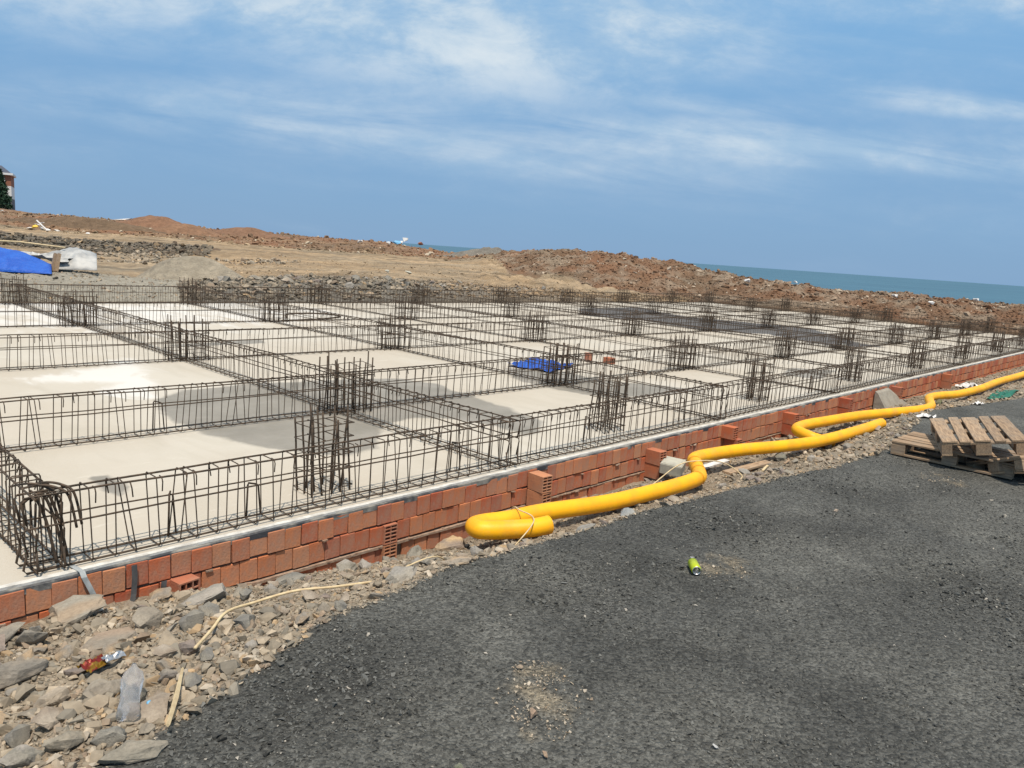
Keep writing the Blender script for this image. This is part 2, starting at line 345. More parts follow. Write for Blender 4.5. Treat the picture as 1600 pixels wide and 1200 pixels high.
def crspline(pts, n=8):
    P = [Vector(p) for p in pts]; out = []
    for i in range(len(P) - 1):
        p0 = P[max(i - 1, 0)]; p1 = P[i]; p2 = P[i + 1]; p3 = P[min(i + 2, len(P) - 1)]
        for k in range(n):
            t_ = k / n
            out.append(0.5 * ((2 * p1) + (p2 - p0) * t_ + (2 * p0 - 5 * p1 + 4 * p2 - p3) * t_ ** 2 + (3 * p1 - p0 - 3 * p2 + p3) * t_ ** 3))
    out.append(P[-1]); return out

# ------------------------------------------------------------------ terrain
ZG = 0.0
SLAB = (0.45, 37.0, 4.62, 20.75)          # x0 x1 y0 y1
EDGE = [(-16.215, 2.486), (-3.243, 2.486), (0.94, 2.811), (1.146, 2.843), (1.654, 3.027), (2.162, 3.265), (3.135, 3.34), (4.0, 3.297), (5.081, 3.232), (5.946, 3.135), (6.918, 3.027), (7.999, 2.832), (9.621, 2.757), (12.972, 3.243), (16.215, 2.648), (27.025, 2.378), (64.86, 2.162)]
FOOT = [(-3, -.22), (1.5, -.22), (2.0, -.27), (2.5, -.37), (3.2, -.47), (4.5, -.50), (6, -.46), (12.8, -.40), (40, -.40)]
def edge_y(X): return np.interp(X, [p[0] for p in EDGE], [p[1] for p in EDGE]) + 0.10 * fbm(np.asarray(X) * 2.2, np.asarray(X) * 0 + 3.3, 4)
def near_h(X, Y, rough=True):
    X = np.asarray(X, float); Y = np.asarray(Y, float)
    e = edge_y(X); t_ = np.clip((Y - e) / (4.58 - e), 0, 1)
    zf = np.interp(X, [p[0] for p in FOOT], [p[1] for p in FOOT])
    z = ZG + (zf - ZG) * t_ ** np.interp(X, [2.4, 4.2], [1.1, .8])
    if rough:
        w = np.clip((Y - e) / 0.25, 0, 1)
        z = z + w * (0.11 * fbm(X * 3.1, Y * 3.1, 4) + 0.03 * fbm(X * 17, Y * 17, 2)) + (1 - w) * (0.035 * fbm(X * .8, Y * .8, 3) + 0.018 * fbm(X * 6, Y * 6, 3))
    return z
# far profiles, one per bearing: (pixel column of the photograph at the horizon used as bearing) -> (distance, height) pairs
PROF = {
 -500: [(18, 0), (20, .15), (23, .4), (26, .35), (44, .3), (46.5, .78), (57, 1.0), (70, 2.3), (100, 2.5), (140, 3.2), (190, 2)],
 0:    [(17.2, 0), (19, .15), (22.8, .4), (26, .35), (44, .3), (46.5, .78), (57, 1.0), (70, 2.2), (100, 2.4), (140, 3.2), (190, 2)],
 100:  [(18.6, 0), (20, .15), (23.5, .4), (26, .3), (45, .3), (47.5, .82), (60, 1.05), (72, 2.35), (84, 1.9), (140, 2.2), (190, 0)],
 200:  [(19.6, 0), (21.2, .15), (24, .3), (26, .25), (45, .35), (48, .9), (60, 1.15), (72, 2.25), (84, 1.9), (140, 2.0), (190, -2)],
 300:  [(20.9, 0), (22.3, .25), (24.5, .3), (27, .3), (43, .4), (47, .9), (60, 1.15), (74, 2.1), (84, 1.9), (120, 1.8), (190, -3)],
 400:  [(22.3, 0), (24, .4), (25.5, .5), (30, .5), (42, .55), (46, .85), (60, 1.0), (74, 2.0), (84, 1.9), (110, 1.7), (190, -4)],
 500:  [(23.8, 0), (25.5, .5), (27.5, .55), (35, .6), (45, .8), (50, .85), (60, 1.0), (75, 1.95), (84, 1.8), (110, 0), (190, -6)],
 600:  [(25.4, 0), (27.5, .55), (29.3, .6), (38, .7), (48, .8), (54, .85), (60, 1.0), (75, 1.95), (84, 1.6), (110, -2), (190, -6)],
 650:  [(26.3, 0), (28, .5), (30, .55), (38, .7), (48, .8), (54, .85), (60, 1.0), (75, 1.65), (84, 1.2), (110, -3), (190, -6)],
 700:  [(27.4, 0), (29, .42), (31, .5), (38, .65), (46, .75), (54, .85), (62, 1.0), (78, 1.35), (84, 1.1), (110, -4), (190, -6)],
 800:  [(29.5, 0), (31, .32), (33, .4), (38, .5), (43.6, .6), (48, .9), (54, 1.4), (62, 1.82), (72, 1.5), (100, -4), (190, -6)],
 850:  [(30.8, 0), (32, .25), (34, .35), (38, .45), (44, .6), (48, 1.2), (53, 2.0), (58, 2.15), (68, 1.5), (100, -4), (190, -6)],
 900:  [(32.3, 0), (33.5, .2), (35, .28), (38, .4), (43, .55), (47, 1.2), (52, 2.1), (56, 2.3), (64, 1.3), (90, -4), (190, -6)],
 950:  [(34, 0), (35, .15), (36.5, .2), (39, .35), (42, .5), (46, 1.2), (50, 2.0), (54, 2.25), (62, 1.2), (90, -4), (190, -6)],
 1000: [(36, 0), (37, .1), (38, .15), (40, .25), (42, .45), (45, 1.1), (49, 1.85), (52, 2.08), (60, 1), (85, -4), (190, -6)],
 1050: [(38.3, 0), (39.2, .08), (40, .12), (41, .2), (43, .5), (46, 1.2), (49, 1.8), (51.5, 2.0), (59, 1), (85, -4), (190, -6)],
 1100: [(40.8, 0), (41.5, .05), (42, .12), (43, .25), (44, .5), (46, 1.1), (48, 1.5), (50, 1.62), (58, .8), (85, -4), (190, -6)],
 1200: [(38.2, 0), (39, .1), (39.8, .2), (40.5, .4), (41.5, .7), (43, 1.0), (44, 1.2), (46, 1.22), (54, .3), (80, -5), (190, -6)],
 1300: [(35.9, 0), (36.7, .1), (37.5, .2), (38.2, .4), (39, .6), (40.5, .9), (42, 1.0), (44, 1.0), (52, 0), (78, -5), (190, -6)],
 1400: [(33.9, 0), (34.7, .1), (35.5, .2), (36.2, .4), (37, .65), (38.5, .95), (40, 1.05), (42, 1.05), (50, 0), (76, -5), (190, -6)],
 1500: [(32.2, 0), (33, .1), (33.8, .2), (34.5, .4), (35.3, .6), (37, .9), (39, 1.0), (41, 1.0), (49, 0), (75, -5), (190, -6)],
 1550: [(31.5, 0), (32.3, .1), (33.1, .2), (33.8, .35), (34.6, .5), (36.3, .75), (38.3, .86), (40, .86), (48, 0), (74, -5), (190, -6)],
 1600: [(30.8, 0), (31.6, .1), (32.4, .2), (33.1, .4), (34, .6), (35.5, .9), (37.5, 1.05), (39.5, 1.0), (47, 0), (74, -5), (190, -6)],
 2500: [(28, 0), (29, .1), (30, .2), (31, .4), (32, .6), (34, .9), (36, 1.05), (38, 1.0), (46, 0), (74, -5), (190, -6)],
}
PK = sorted(PROF); PD = np.array([[p[0] for p in PROF[k]] for k in PK]); PZ = np.array([[p[1] for p in PROF[k]] for k in PK])
FWD = np.array([R[0, 2], R[1, 2]]); FWD = FWD / np.linalg.norm(FWD); RGT = np.array([FWD[1], -FWD[0]])
def bearing_of(u):        # tangent of the horizontal angle seen at column u of the horizon
    v = 335.8 + 0.0695 * np.asarray(u, float)
    d = (R @ np.vstack([np.asarray(u, float) - 800, v - 600, np.full(np.shape(u), 1202.)]))
    return (d[0] * RGT[0] + d[1] * RGT[1]) / (d[0] * FWD[0] + d[1] * FWD[1])
PB = bearing_of(np.array(PK, float))
def far_h(X, Y, rough=True):
    X = np.asarray(X, float); Y = np.asarray(Y, float)
    D = np.maximum(X * FWD[0] + Y * FWD[1], 0.5); s_ = (X * RGT[0] + Y * RGT[1]) / D
    s_ = np.clip(s_, PB[0], PB[-1] - 1e-6)
    i = np.clip(np.searchsorted(PB, s_) - 1, 0, len(PB) - 2); w = (s_ - PB[i]) / (PB[i + 1] - PB[i])
    DD = PD[i] * (1 - w)[..., None] + PD[i + 1] * w[..., None]; ZZ = PZ[i] * (1 - w)[..., None] + PZ[i + 1] * w[..., None]
    z = np.full(D.shape, -0.6)
    for k in range(PD.shape[1] - 1):
        a = DD[..., k]; b_ = DD[..., k + 1]; mm = (D >= a) & (D < b_)
        t_ = (D - a) / (b_ - a); z = np.where(mm, ZZ[..., k] + (ZZ[..., k + 1] - ZZ[..., k]) * t_, z)
    z = np.where(D >= DD[..., -1], -6.0, z)
    inside = (X > SLAB[0] - .0) & (X < SLAB[1] + .0) & (Y > SLAB[2] - 0.3) & (Y < SLAB[3] + .0)
    outside = ~inside
    z = np.where(outside & (z < -0.55) & (D < DD[..., 0] + .1), -0.05, z)
    z = np.where(inside, -0.6, z)
    if rough:
        ridge = np.where(s_ > PB[PK.index(750)] if 750 in PK else s_ > -0.05, 1.0, 0.35) * np.clip((D - DD[..., 0] - 1) / 4, 0, 1)
        z = z + np.where(outside & (D < 170), np.clip(z, 0.1, 1.2) * 0.0 + ridge * (0.30 * fbm(X * .55, Y * .55, 3) + 0.55 * fbm(X * 1.7, Y * 1.7, 4)) + 0.10 * fbm(X * 1.1 + 40, Y * 1.1, 3), 0)
    return z
def lerp3(a, b, w): return a + (b - a) * w[..., None]
RED = np.array((.200, .105, .058)); BROWN = np.array((.165, .112, .070)); OCHRE = np.array((.33, .235, .140)); GREYT = np.array((.26, .21, .145)); ROCK = np.array((.17, .155, .13)); TAN = np.array((.30, .245, .18))
def far_col(X, Y):
    D = X * FWD[0] + Y * FWD[1]; s_ = (X * RGT[0] + Y * RGT[1]) / np.maximum(D, .5)
    b = np.interp(s_, PB, PK)                                  # bearing expressed as the photo column it is seen at
    n = np.clip(fbm(X * .35, Y * .35, 4) * 2.2 + .5, 0, 1); n2 = np.clip(fbm(X * 1.2 + 9, Y * 1.2, 3) * 3 + .5, 0, 1)
    c = lerp3(np.broadcast_to(OCHRE, X.shape + (3,)), GREYT, np.clip(n * .7 + np.clip((330 - b) / 400, 0, .3) * (D < 44), 0, 1))
    tr = fbm((X * RGT[0] + Y * RGT[1]) * .12 + 5, (X * FWD[0] + Y * FWD[1]) * 1.1, 4); c = c * (1 + np.clip(tr * 1.3, -.35, .35))[..., None]
    left = b < 760
    m1 = left & (D > 60); c = np.where(m1[..., None], lerp3(lerp3(np.broadcast_to(RED * 1.15, X.shape + (3,)), BROWN * 1.1, n), OCHRE, np.clip(n2 - .6, 0, 1)), c)
    m2 = left & (D > 44.5) & (D < 48) & (b < 330 + 60 * (n2 - .5)); c = np.where(m2[..., None], lerp3(np.broadcast_to(ROCK * .75, X.shape + (3,)), BROWN, n2 * np.clip(b / 400, 0, 1)), c)
    m3 = left & (D < 26) & (b < 300); c = np.where(m3[..., None], np.array((.33, .30, .24)), c)
    d0 = np.interp(b, PK, PD[:, 0]); d2 = np.interp(b, PK, PD[:, 2])
    m4 = (b >= 290) & (b < 960) & (D < d2 + .3); c = np.where(m4[..., None], lerp3(np.broadcast_to(ROCK, X.shape + (3,)), TAN, np.clip((b - 650) / 250, 0, 1) * .8), c)
    start = np.interp(b, [740, 800, 870, 950, 1050, 1100, 2500], [75, 44, 44, 40.5, 40.5, 40.5, 30])
    start = start + 5.0 * fbm(X * .35 + 11, Y * .35, 3)
    m5 = (~left & (D > start)) ; c = np.where(m5[..., None], lerp3(lerp3(np.broadcast_to(RED, X.shape + (3,)), BROWN, n), TAN, np.clip(n2 * .8 - .25, 0, 1)), c)
    m6 = (b > 1080); c = np.where(m6[..., None], lerp3(lerp3(np.broadcast_to(RED * .9, X.shape + (3,)), BROWN, n), TAN, np.clip(n2 * .9 - .3, 0, 1)), c)
    return c
DIRT = [(4.6, 2.25, .20), (2.52, 2.01, .22), (2.65, 2.16, .12), (8.65, 1.92, .22), (2.38, 1.89, .12)]
def near_col(X, Y):
    e = edge_y(X); w = np.clip((Y - e + .03 * fbm(X * 9, Y * 9, 3)) / .04, 0, 1)
    n = np.clip(fbm(X * 1.4, Y * 1.4, 4) * 2.5 + .5, 0, 1)
    grav = lerp3(np.broadcast_to(np.array((.066, .066, .060)), X.shape + (3,)), np.array((.092, .091, .081)), np.clip(n + np.clip((X - 4) / 8, 0, .7), 0, 1))
    dd = np.zeros(X.shape)
    for (a, b_, r_) in DIRT: dd = np.maximum(dd, np.clip(.75 - np.hypot(X - a, Y - b_) / r_ + fbm(X * 8, Y * 8, 4) * 3.0, 0, 1))
    grav = lerp3(grav, np.array((.22, .185, .13)), dd * .75)
    soil = lerp3(np.broadcast_to(np.array((.225, .182, .132)), X.shape + (3,)), np.array((.31, .26, .195)), n)
    return lerp3(grav, soil, w)

def adj(x, y):
    f_ = 1 + .08 * min(1, max(0, (4.6 - y) / 1.6)); return x * f_, y * f_

# near ground sheet
xs = np.concatenate([np.linspace(-16, -1, 30, endpoint=False), np.arange(-1, 9, .035), np.arange(9, 16, .08), np.arange(16, 46, .25)])
ys = np.concatenate([np.linspace(-14, -.5, 30, endpoint=False), np.arange(-.5, 4.72, .03)])
GX, GY = np.meshgrid(xs, ys, indexing='ij'); GZ = near_h(GX, GY)
nx, ny = GX.shape; idx = np.arange(nx * ny).reshape(nx, ny)
F = np.stack([idx[:-1, :-1], idx[1:, :-1], idx[1:, 1:], idx[:-1, 1:]], -1).reshape(-1, 4)
me = np_mesh('ground', np.stack([GX, GY, GZ], -1).reshape(-1, 3), F, True, {'Col': ('C', near_col(GX, GY).reshape(-1, 3)), 'grav': ('F', np.clip(1 - (GY - edge_y(GX)) / .05, 0, 1).ravel())})
ground = link('ground', me, M['near_ground']); tag(ground, 'near ground of dark crushed gravel and tan rubble strip', kind='structure')

# far ground sheet (polar)
uu = np.concatenate([np.linspace(-500, 0, 30, endpoint=False), np.linspace(0, 1600, 560), np.linspace(1604, 2500, 60)])
bb = bearing_of(uu); dd = np.concatenate([np.linspace(3, 17, 20, endpoint=False), np.arange(17, 64, .16), np.geomspace(64, 200, 90)])
BB, DDg = np.meshgrid(bb, dd, indexing='ij'); FX = DDg * FWD[0] + BB * DDg * RGT[0]; FY = DDg * FWD[1] + BB * DDg * RGT[1]
FZ = far_h(FX, FY); FZ = np.where((FY < 4.7) & (FX < 45), -1.4, FZ)
nx, ny = FX.shape; idx = np.arange(nx * ny).reshape(nx, ny)
F = np.stack([idx[:-1, :-1], idx[:-1, 1:], idx[1:, 1:], idx[1:, :-1]], -1).reshape(-1, 4)
me = np_mesh('terrain', np.stack([FX, FY, FZ], -1).reshape(-1, 3), F, True, {'Col': ('C', far_col(FX, FY).reshape(-1, 3))})
terrain = link('terrain', me, M['farsoil']); tag(terrain, 'bare ochre ground with reddish soil ridges between the slab and the sea', kind='structure')

# sea
q = 30000
sea = link('sea', np_mesh('sea', [(-q, -q, -5), (q, -q, -5), (q, q, -5), (-q, q, -5)], [(0, 1, 2, 3)]), M['sea']); tag(sea, 'deep blue sea reaching the horizon', kind='structure')

# ------------------------------------------------------------------ slab
def inpoly_dist(X, Y, poly):
    P = np.array(poly); n = len(P); ins = np.zeros(X.shape, bool); dm = np.full(X.shape, 1e9)
    for i in range(n):
        a = P[i]; b_ = P[(i + 1) % n]
        cnd = ((a[1] > Y) != (b_[1] > Y)) & (X < (b_[0] - a[0]) * (Y - a[1]) / (b_[1] - a[1] + 1e-12) + a[0]); ins ^= cnd
        e = b_ - a; t_ = np.clip(((X - a[0]) * e[0] + (Y - a[1]) * e[1]) / (e @ e), 0, 1)
        dm = np.minimum(dm, np.hypot(X - a[0] - t_ * e[0], Y - a[1] - t_ * e[1]))
    return np.where(ins, dm, -dm)
WET = [([(6.59, 9.18), (7.16, 8.93), (7.37, 8.37), (7.25, 7.63), (7.15, 6.95), (6.95, 5.99), (6.51, 5.5), (6.16, 5.47), (6.22, 6.03), (6.12, 6.46), (5.58, 6.76), (5.14, 6.65), (4.82, 6.34), (4.51, 5.92), (4.11, 5.84), (3.84, 6.12), (3.57, 6.58), (3.41, 7.17), (3.36, 8.01), (3.56, 9.02), (4.14, 9.39), (5.11, 9.43)], .25),
       ([(9.53, 9.02), (10.22, 8.38), (10.24, 7.36), (10.78, 6.6), (11.05, 6.04), (9.8, 6.2), (8.96, 6.41), (8.76, 7.15), (8.9, 8.27)], .25),
       ([(23.02, 18.33), (27.66, 18.57), (26.47, 16.84), (25.67, 15.05), (26.68, 12.34), (27.44, 11.19), (23.88, 8.18), (23.25, 7.24), (21.5, 8.2), (22.76, 10.49), (21.0, 11.71), (21.78, 14.57), (20.47, 15.94)], .6),
       ([(2.02, 6.44), (2.19, 6.39), (2.22, 6.0), (2.08, 5.82), (2.02, 5.98)], .12), ([(14.2, 6.2), (15.6, 6.6), (16.2, 5.9), (14.6, 5.6)], .2),
       ([(5.5, 13.2), (7.4, 13.5), (7.2, 13.0), (5.8, 12.9)], .2)]
sx = np.arange(SLAB[0], SLAB[1] + .01, .09); sy = np.arange(SLAB[2] + .03, SLAB[3] + .01, .09)
SX, SY = np.meshgrid(sx, sy, indexing='ij'); wet = np.zeros(SX.shape)
for poly, wd in WET: wet = np.maximum(wet, np.clip(.5 + inpoly_dist(SX, SY, poly) / wd * .5, 0, 1))
pale = np.clip(.5 + inpoly_dist(SX, SY, [(2.55, 11.09), (3.26, 11.04), (4.44, 12.06), (4.22, 10.36), (3.6, 9.21), (3.18, 9.64), (3.57, 10.14), (2.84, 10.58)]) / .9, 0, 1)
pale = np.maximum(pale, .62 * np.clip((SY - 12) / 5, 0, 1) * np.clip((16 - SX) / 6, 0, 1))
nx, ny = SX.shape; idx = np.arange(nx * ny).reshape(nx, ny); SZ = 0.004 * fbm(SX * 1.2, SY * 1.2, 3)
F = np.stack([idx[:-1, :-1], idx[1:, :-1], idx[1:, 1:], idx[:-1, 1:]], -1).reshape(-1, 4)
slab = thing('foundation_slab', 'large pale concrete foundation slab with dark damp patches under the rebar grid', 'concrete slab', (0, 0, 0))
link('slab_surface', np_mesh('slab_surface', np.stack([SX, SY, SZ], -1).reshape(-1, 3), F, True, {'wet': ('F', wet.ravel()), 'pale': ('F', pale.ravel()), 'soaked': ('F', (SX > 17).astype(float).ravel())}), M['slab'], slab)
b_ = MB().box(SLAB[0] + .01, SLAB[1] - .05, SLAB[2] + .04, SLAB[3] - .05, -.5, -.006); b_.build('slab_body', M['kerbstone'], slab)
def wavy_strip(x0, x1, y0, y1, z0, z1, step=.07, ay=.008, az=.005):
    X = np.arange(x0, x1, step); n = len(X)
    a = fbm(X * 4, X * 0 + y0 * 9, 3) * 2 * ay; c = fbm(X * 5, X * 0 + 7 + z1, 3) * 2 * az
    V = np.stack([np.stack([X, np.full(n, y1), np.full(n, z0)], -1), np.stack([X, np.full(n, y1), z1 + c * .3], -1), np.stack([X, y0 + a, z1 + c], -1), np.stack([X, y0 + a, np.full(n, z0)], -1)], 1).reshape(-1, 3)
    i = np.arange(n - 1)[:, None] * 4; F = np.concatenate([np.stack([i[:, 0] + k, i[:, 0] + 4 + k, i[:, 0] + 4 + (k + 1) % 4, i[:, 0] + (k + 1) % 4], -1) for k in range(4)])
    me = np_mesh('strip', V, F); return me
link('edge_screed', wavy_strip(SLAB[0], SLAB[1], 4.625, 4.665, -.03, .006), M['white_edge'], slab)
link('membrane_strip', wavy_strip(SLAB[0], SLAB[1], 4.595, 4.640, -.05, -.010, ay=.004), M['membrane'], slab)

# ------------------------------------------------------------------ brick wall
wall = thing('brick_wall', 'low red hollow-brick retaining wall along the near edge of the slab', 'brick wall', (SLAB[0], 4.55, -.5))
def brick_mesh(w, h, d, var):
    bm = bmesh.new(); bmesh.ops.create_cube(bm, size=1)
    for v in bm.verts:
        v.co = Vector((v.co.x * w, v.co.y * d, v.co.z * h)) + Vector((rng.uniform(-1, 1), rng.uniform(-1, 1), rng.uniform(-1, 1))) * .0015
    bmesh.ops.bevel(bm, geom=bm.edges[:], offset=.0035, segments=1, affect='EDGES')
    me = bpy.data.meshes.new('brick_%s' % var); bm.to_mesh(me); bm.free(); me.materials.append(M['brick']); return me
BW, BH, BP = .1285, .152, .163
bmeshes = [brick_mesh(BW + dw, BH, .12, i) for i, dw in enumerate((0, -.003, .002, -.0015))]
top0 = -.022; cand = []
gaps = {(1, 24), (2, 24)}
for c in range(4):
    x = SLAB[0] + (0.06 if c % 2 else 0) + rng.uniform(0, .02); k = 0
    while x < SLAB[1] - .1:
        zc = top0 - BH / 2 - c * BP - (.012 if c >= 2 else 0)
        sag = .004 * math.sin(x * 1.3 + c) + .003 * rng.standard_normal()
        cand.append((c, x + BW / 2, 4.59 + .06 - .014 * (c == 1) * 0 + rng.normal(0, .0035), zc + sag, k)); x += .1325 + rng.uniform(-.002, .003) + (.018 if rng.random() < .03 else 0); k += 1
foot = lambda x: float(np.interp(x, [p[0] for p in FOOT], [p[1] for p in FOOT]))
vis = [q_ for q_ in cand if q_[3] + BH / 2 > foot(q_[1]) - .02 and not (q_[0] >= 1 and 3.62 < q_[1] < 3.76)]
vis = [q_ for q_ in vis if not (q_[0] == 1 and abs(q_[1] - 1.98) < .06)]
vis.sort(key=lambda q_: q_[1])
near_b, far_b = vis[:296], vis[296:]
for i, (c, x, y, z, k) in enumerate(near_b):
    o = bpy.data.objects.new('brick', bmeshes[rng.integers(4)]); C.objects.link(o); o.parent = wall
    o.location = (x - SLAB[0], y - 4.55, z + .5); o.rotation_euler = (rng.normal(0, .008), rng.normal(0, .008), rng.normal(0, .012))
bv = np.array([v.co[:] for v in bmeshes[0].vertices]); bf = [list(p.vertices) for p in bmeshes[0].polygons]
allv = []; allf = []; allr = []
for (c, x, y, z, k) in far_b:
    n0 = len(allv) * len(bv); allv.append(bv + np.array((x - SLAB[0], y - 4.55, z + .5))); allf += [[n0 + i for i in f] for f in bf]; allr += [rng.random()] * len(bv)
me = bpy.data.meshes.new('brick_rows'); me.from_pydata(np.concatenate(allv).tolist(), [], allf); me.update()
a = me.attributes.new('rnd', 'FLOAT', 'POINT'); a.data.foreach_set('value', np.array(allr, dtype=np.float32))
o = link('brick_rows', me, M['brick'], wall); o['kind'] = 'stuff'
o = MB().box(0.02, SLAB[1] - SLAB[0], .062, .12, -.25, .475).build('mortar_core', M['mortar'], wall)
# ragged mortar squeezed out between the courses
lump = MB()
for i in range(90):
    x = rng.uniform(.6, 15); c = 2 if rng.random() < .75 else 1
    z = top0 - c * BP - (.008 if c == 2 else 0) + .5 + rng.normal(0, .003)
    w = rng.uniform(.015, .07); M4 = Matrix.Translation((x - SLAB[0], .035 + rng.normal(0, .004), z)) @ Matrix.Rotation(rng.normal(0, .12), 4, 'Y') @ Matrix.Rotation(rng.normal(0, .15), 4, 'Z')
    lump.box(-w / 2, w / 2, -.012, .03, -.003 - rng.random() * .003, .003 + rng.random() * .003, M4)
link('mortar_bed', wavy_strip(2.0, 5.25, 4.574, 4.60, -.372, -.352, step=.03, ay=.010, az=.006), M['mortar_pale'], wall, (-SLAB[0], -4.55, .5))
link('mortar_bed', wavy_strip(5.5, 11, 4.580, 4.60, -.360, -.350, step=.04, ay=.010, az=.005), M['mortar_pale'], wall, (-SLAB[0], -4.55, .5))
o = lump.build('mortar_lumps', M['mortar_pale'], wall); o['kind'] = 'stuff'
# dark recess box behind missing bricks and hollow header bricks
def hollow_brick_mesh(name, w=.13, h=.155, d=.19, nx_=2, nz_=5):
    """brick with a grid of open cells through its length; face with holes towards -Y"""
    mb = MB(); t_ = .009; y0, y1 = -d / 2, d / 2
    mb.box(-w / 2, -w / 2 + t_, y0, y1, -h / 2, h / 2); mb.box(w / 2 - t_, w / 2, y0, y1, -h / 2, h / 2)
    mb.box(-w / 2 + t_, w / 2 - t_, y0, y1, -h / 2, -h / 2 + t_); mb.box(-w / 2 + t_, w / 2 - t_, y0, y1, h / 2 - t_, h / 2)
    for i in range(1, nz_):
        z = -h / 2 + i * h / nz_; mb.box(-w / 2 + t_, w / 2 - t_, y0 + .001, y1, z - .004, z + .004)
    for i in range(1, nx_):
        x = -w / 2 + i * w / nx_
        for j in range(nz_):
            za = -h / 2 + j * h / nz_ + (t_ if j == 0 else .004); zb = -h / 2 + (j + 1) * h / nz_ - (t_ if j == nz_ - 1 else .004)
            mb.box(x - .004, x + .004, y0 + .002, y1, za, zb)
    mb.box(-w / 2 + t_, w / 2 - t_, 0.03, .036, -h / 2 + t_, h / 2 - t_) if False else None
    return mb.mesh(name)
hb = hollow_brick_mesh('hollow_brick'); hb.materials.append(M['brick'])
hb6 = hollow_brick_mesh('hollow_brick_wide', nx_=3, nz_=2, w=.14, h=.11); hb6.materials.append(M['brick'])
def pier(x, ztop, n, out=.12, rot=0.0):
    for i in range(n):
        z = ztop - BH / 2 - i * BP
        o = bpy.data.objects.new('hollow_brick', hb); C.objects.link(o); o.parent = wall
        o.location = (x - SLAB[0] + rng.normal(0, .003), 4.58 - out / 2 - 4.55 - .03, z + .5); o.rotation_euler = (0, 0, rot + rng.normal(0, .02))
pier(5.30, -.030, 3, .15); pier(7.30, -.09, 2, .12); pier(9.02, -.03, 1, .07); pier(9.10, -.19, 1, .14); pier(10.85, -.05, 2, .12); pier(13.0, -.03, 2, .1); pier(15.6, -.05, 2, .1); pier(19, -.04, 2, .12)
for z in (-.265, -.43):
    o = bpy.data.objects.new('hollow_brick', hb); C.objects.link(o); o.parent = wall; o.location = (3.635 - SLAB[0], 4.655 - 4.55, z + .5)
o = bpy.data.objects.new('hollow_brick', hb6); C.objects.link(o); o.parent = wall; o.location = (1.99 - SLAB[0], 4.56 - 4.55 + .03, -.235 + .5); o.rotation_euler = (0, 0, .15)
o['label'] = 'orange six-hole brick laid end out in the wall'
M4 = Matrix.Translation((13.3 - SLAB[0], .04, .5))
mb = MB(); n0 = 0
pts = [(14.6, 0, -.06), (15.3, 0, -.05), (16.3, 0, -.40), (14.6, 0, -.42)]; fr = [(14.6, -.05, -.09), (15.2, -.05, -.08), (16.0, -.28, -.46), (14.62, -.28, -.46)]
mb.v = [(x - SLAB[0], y + .02, z + .5) for x, y, z in pts + fr]; mb.f = [[0, 1, 2, 3], [4, 7, 6, 5], [0, 4, 5, 1], [1, 5, 6, 2], [2, 6, 7, 3], [3, 7, 4, 0]]
mb.build('mortar_buttress', simple('grey_render', (.30, .275, .225), (.24, .215, .175), .95, 6, bd=.01, bscale=14), wall)

# ------------------------------------------------------------------ rebar cages
CH, CW = .45, .16
def stirrup_mesh(name, w=CW, h=CH, hook=1, r=.0042, lean=0.0):
    mb = MB(); hw = w / 2; c = .012
    ring = [(0, -hw, c), (0, -hw, h - c), (0, -hw + c, h), (0, hw - c, h), (0, hw, h - c), (0, hw, c), (0, hw - c, 0), (0, -hw + c, 0)]
    ring = [(x + lean * z, y, z + .012) for x, y, z in ring]
    mb.tube(ring, r, 5, closed=True)
    if hook:
        s_ = -1 if hook == 1 else 1
        mb.tube([(.010, s_ * (hw - .035), h + .012), (.012, s_ * (hw - .005), h + .008), (.014, s_ * (hw + .004), h - .02), (.018, s_ * (hw - .012), h - .085)], r, 5)
    me = mb.mesh(name, True); me.materials.append(M['rebar']); return me
ST = [stirrup_mesh('stirrup_a', hook=1), stirrup_mesh('stirrup_b', hook=1, lean=.04), stirrup_mesh('stirrup_c', hook=1, lean=-.05), stirrup_mesh('stirrup_d', hook=2, lean=.02), stirrup_mesh('stirrup_e', hook=0, lean=.07)]
STV = [(np.array([v.co[:] for v in m_.vertices]), [list(p.vertices) for p in m_.polygons]) for m_ in ST]
def bar_path(L, y, z, seed, bendends=True, sag=.006):
    r_ = np.random.default_rng(seed); n = max(8, int(L / .45)); xs_ = np.linspace(-.03, L + .03, n)
    ph = r_.uniform(0, 6, 3)
    yy = y + sag * .5 * np.sin(xs_ * 1.7 + ph[0]) + sag * .4 * np.sin(xs_ * 4.1 + ph[1]); zz = z + sag * np.sin(xs_ * 1.1 + ph[2]) + .003 * r_.standard_normal(n)
    P = list(zip(xs_.tolist(), yy.tolist(), zz.tolist()))
    if bendends:
        dz = -.16 if z > .2 else .14
        P = [(P[0][0] + .01, P[0][1], P[0][2] + dz), (P[0][0] - .015, P[0][1], P[0][2] + dz * .15)] + P + [(P[-1][0] + .015, P[-1][1], P[-1][2] + dz * .15), (P[-1][0] - .01, P[-1][1], P[-1][2] + dz)]
    return P
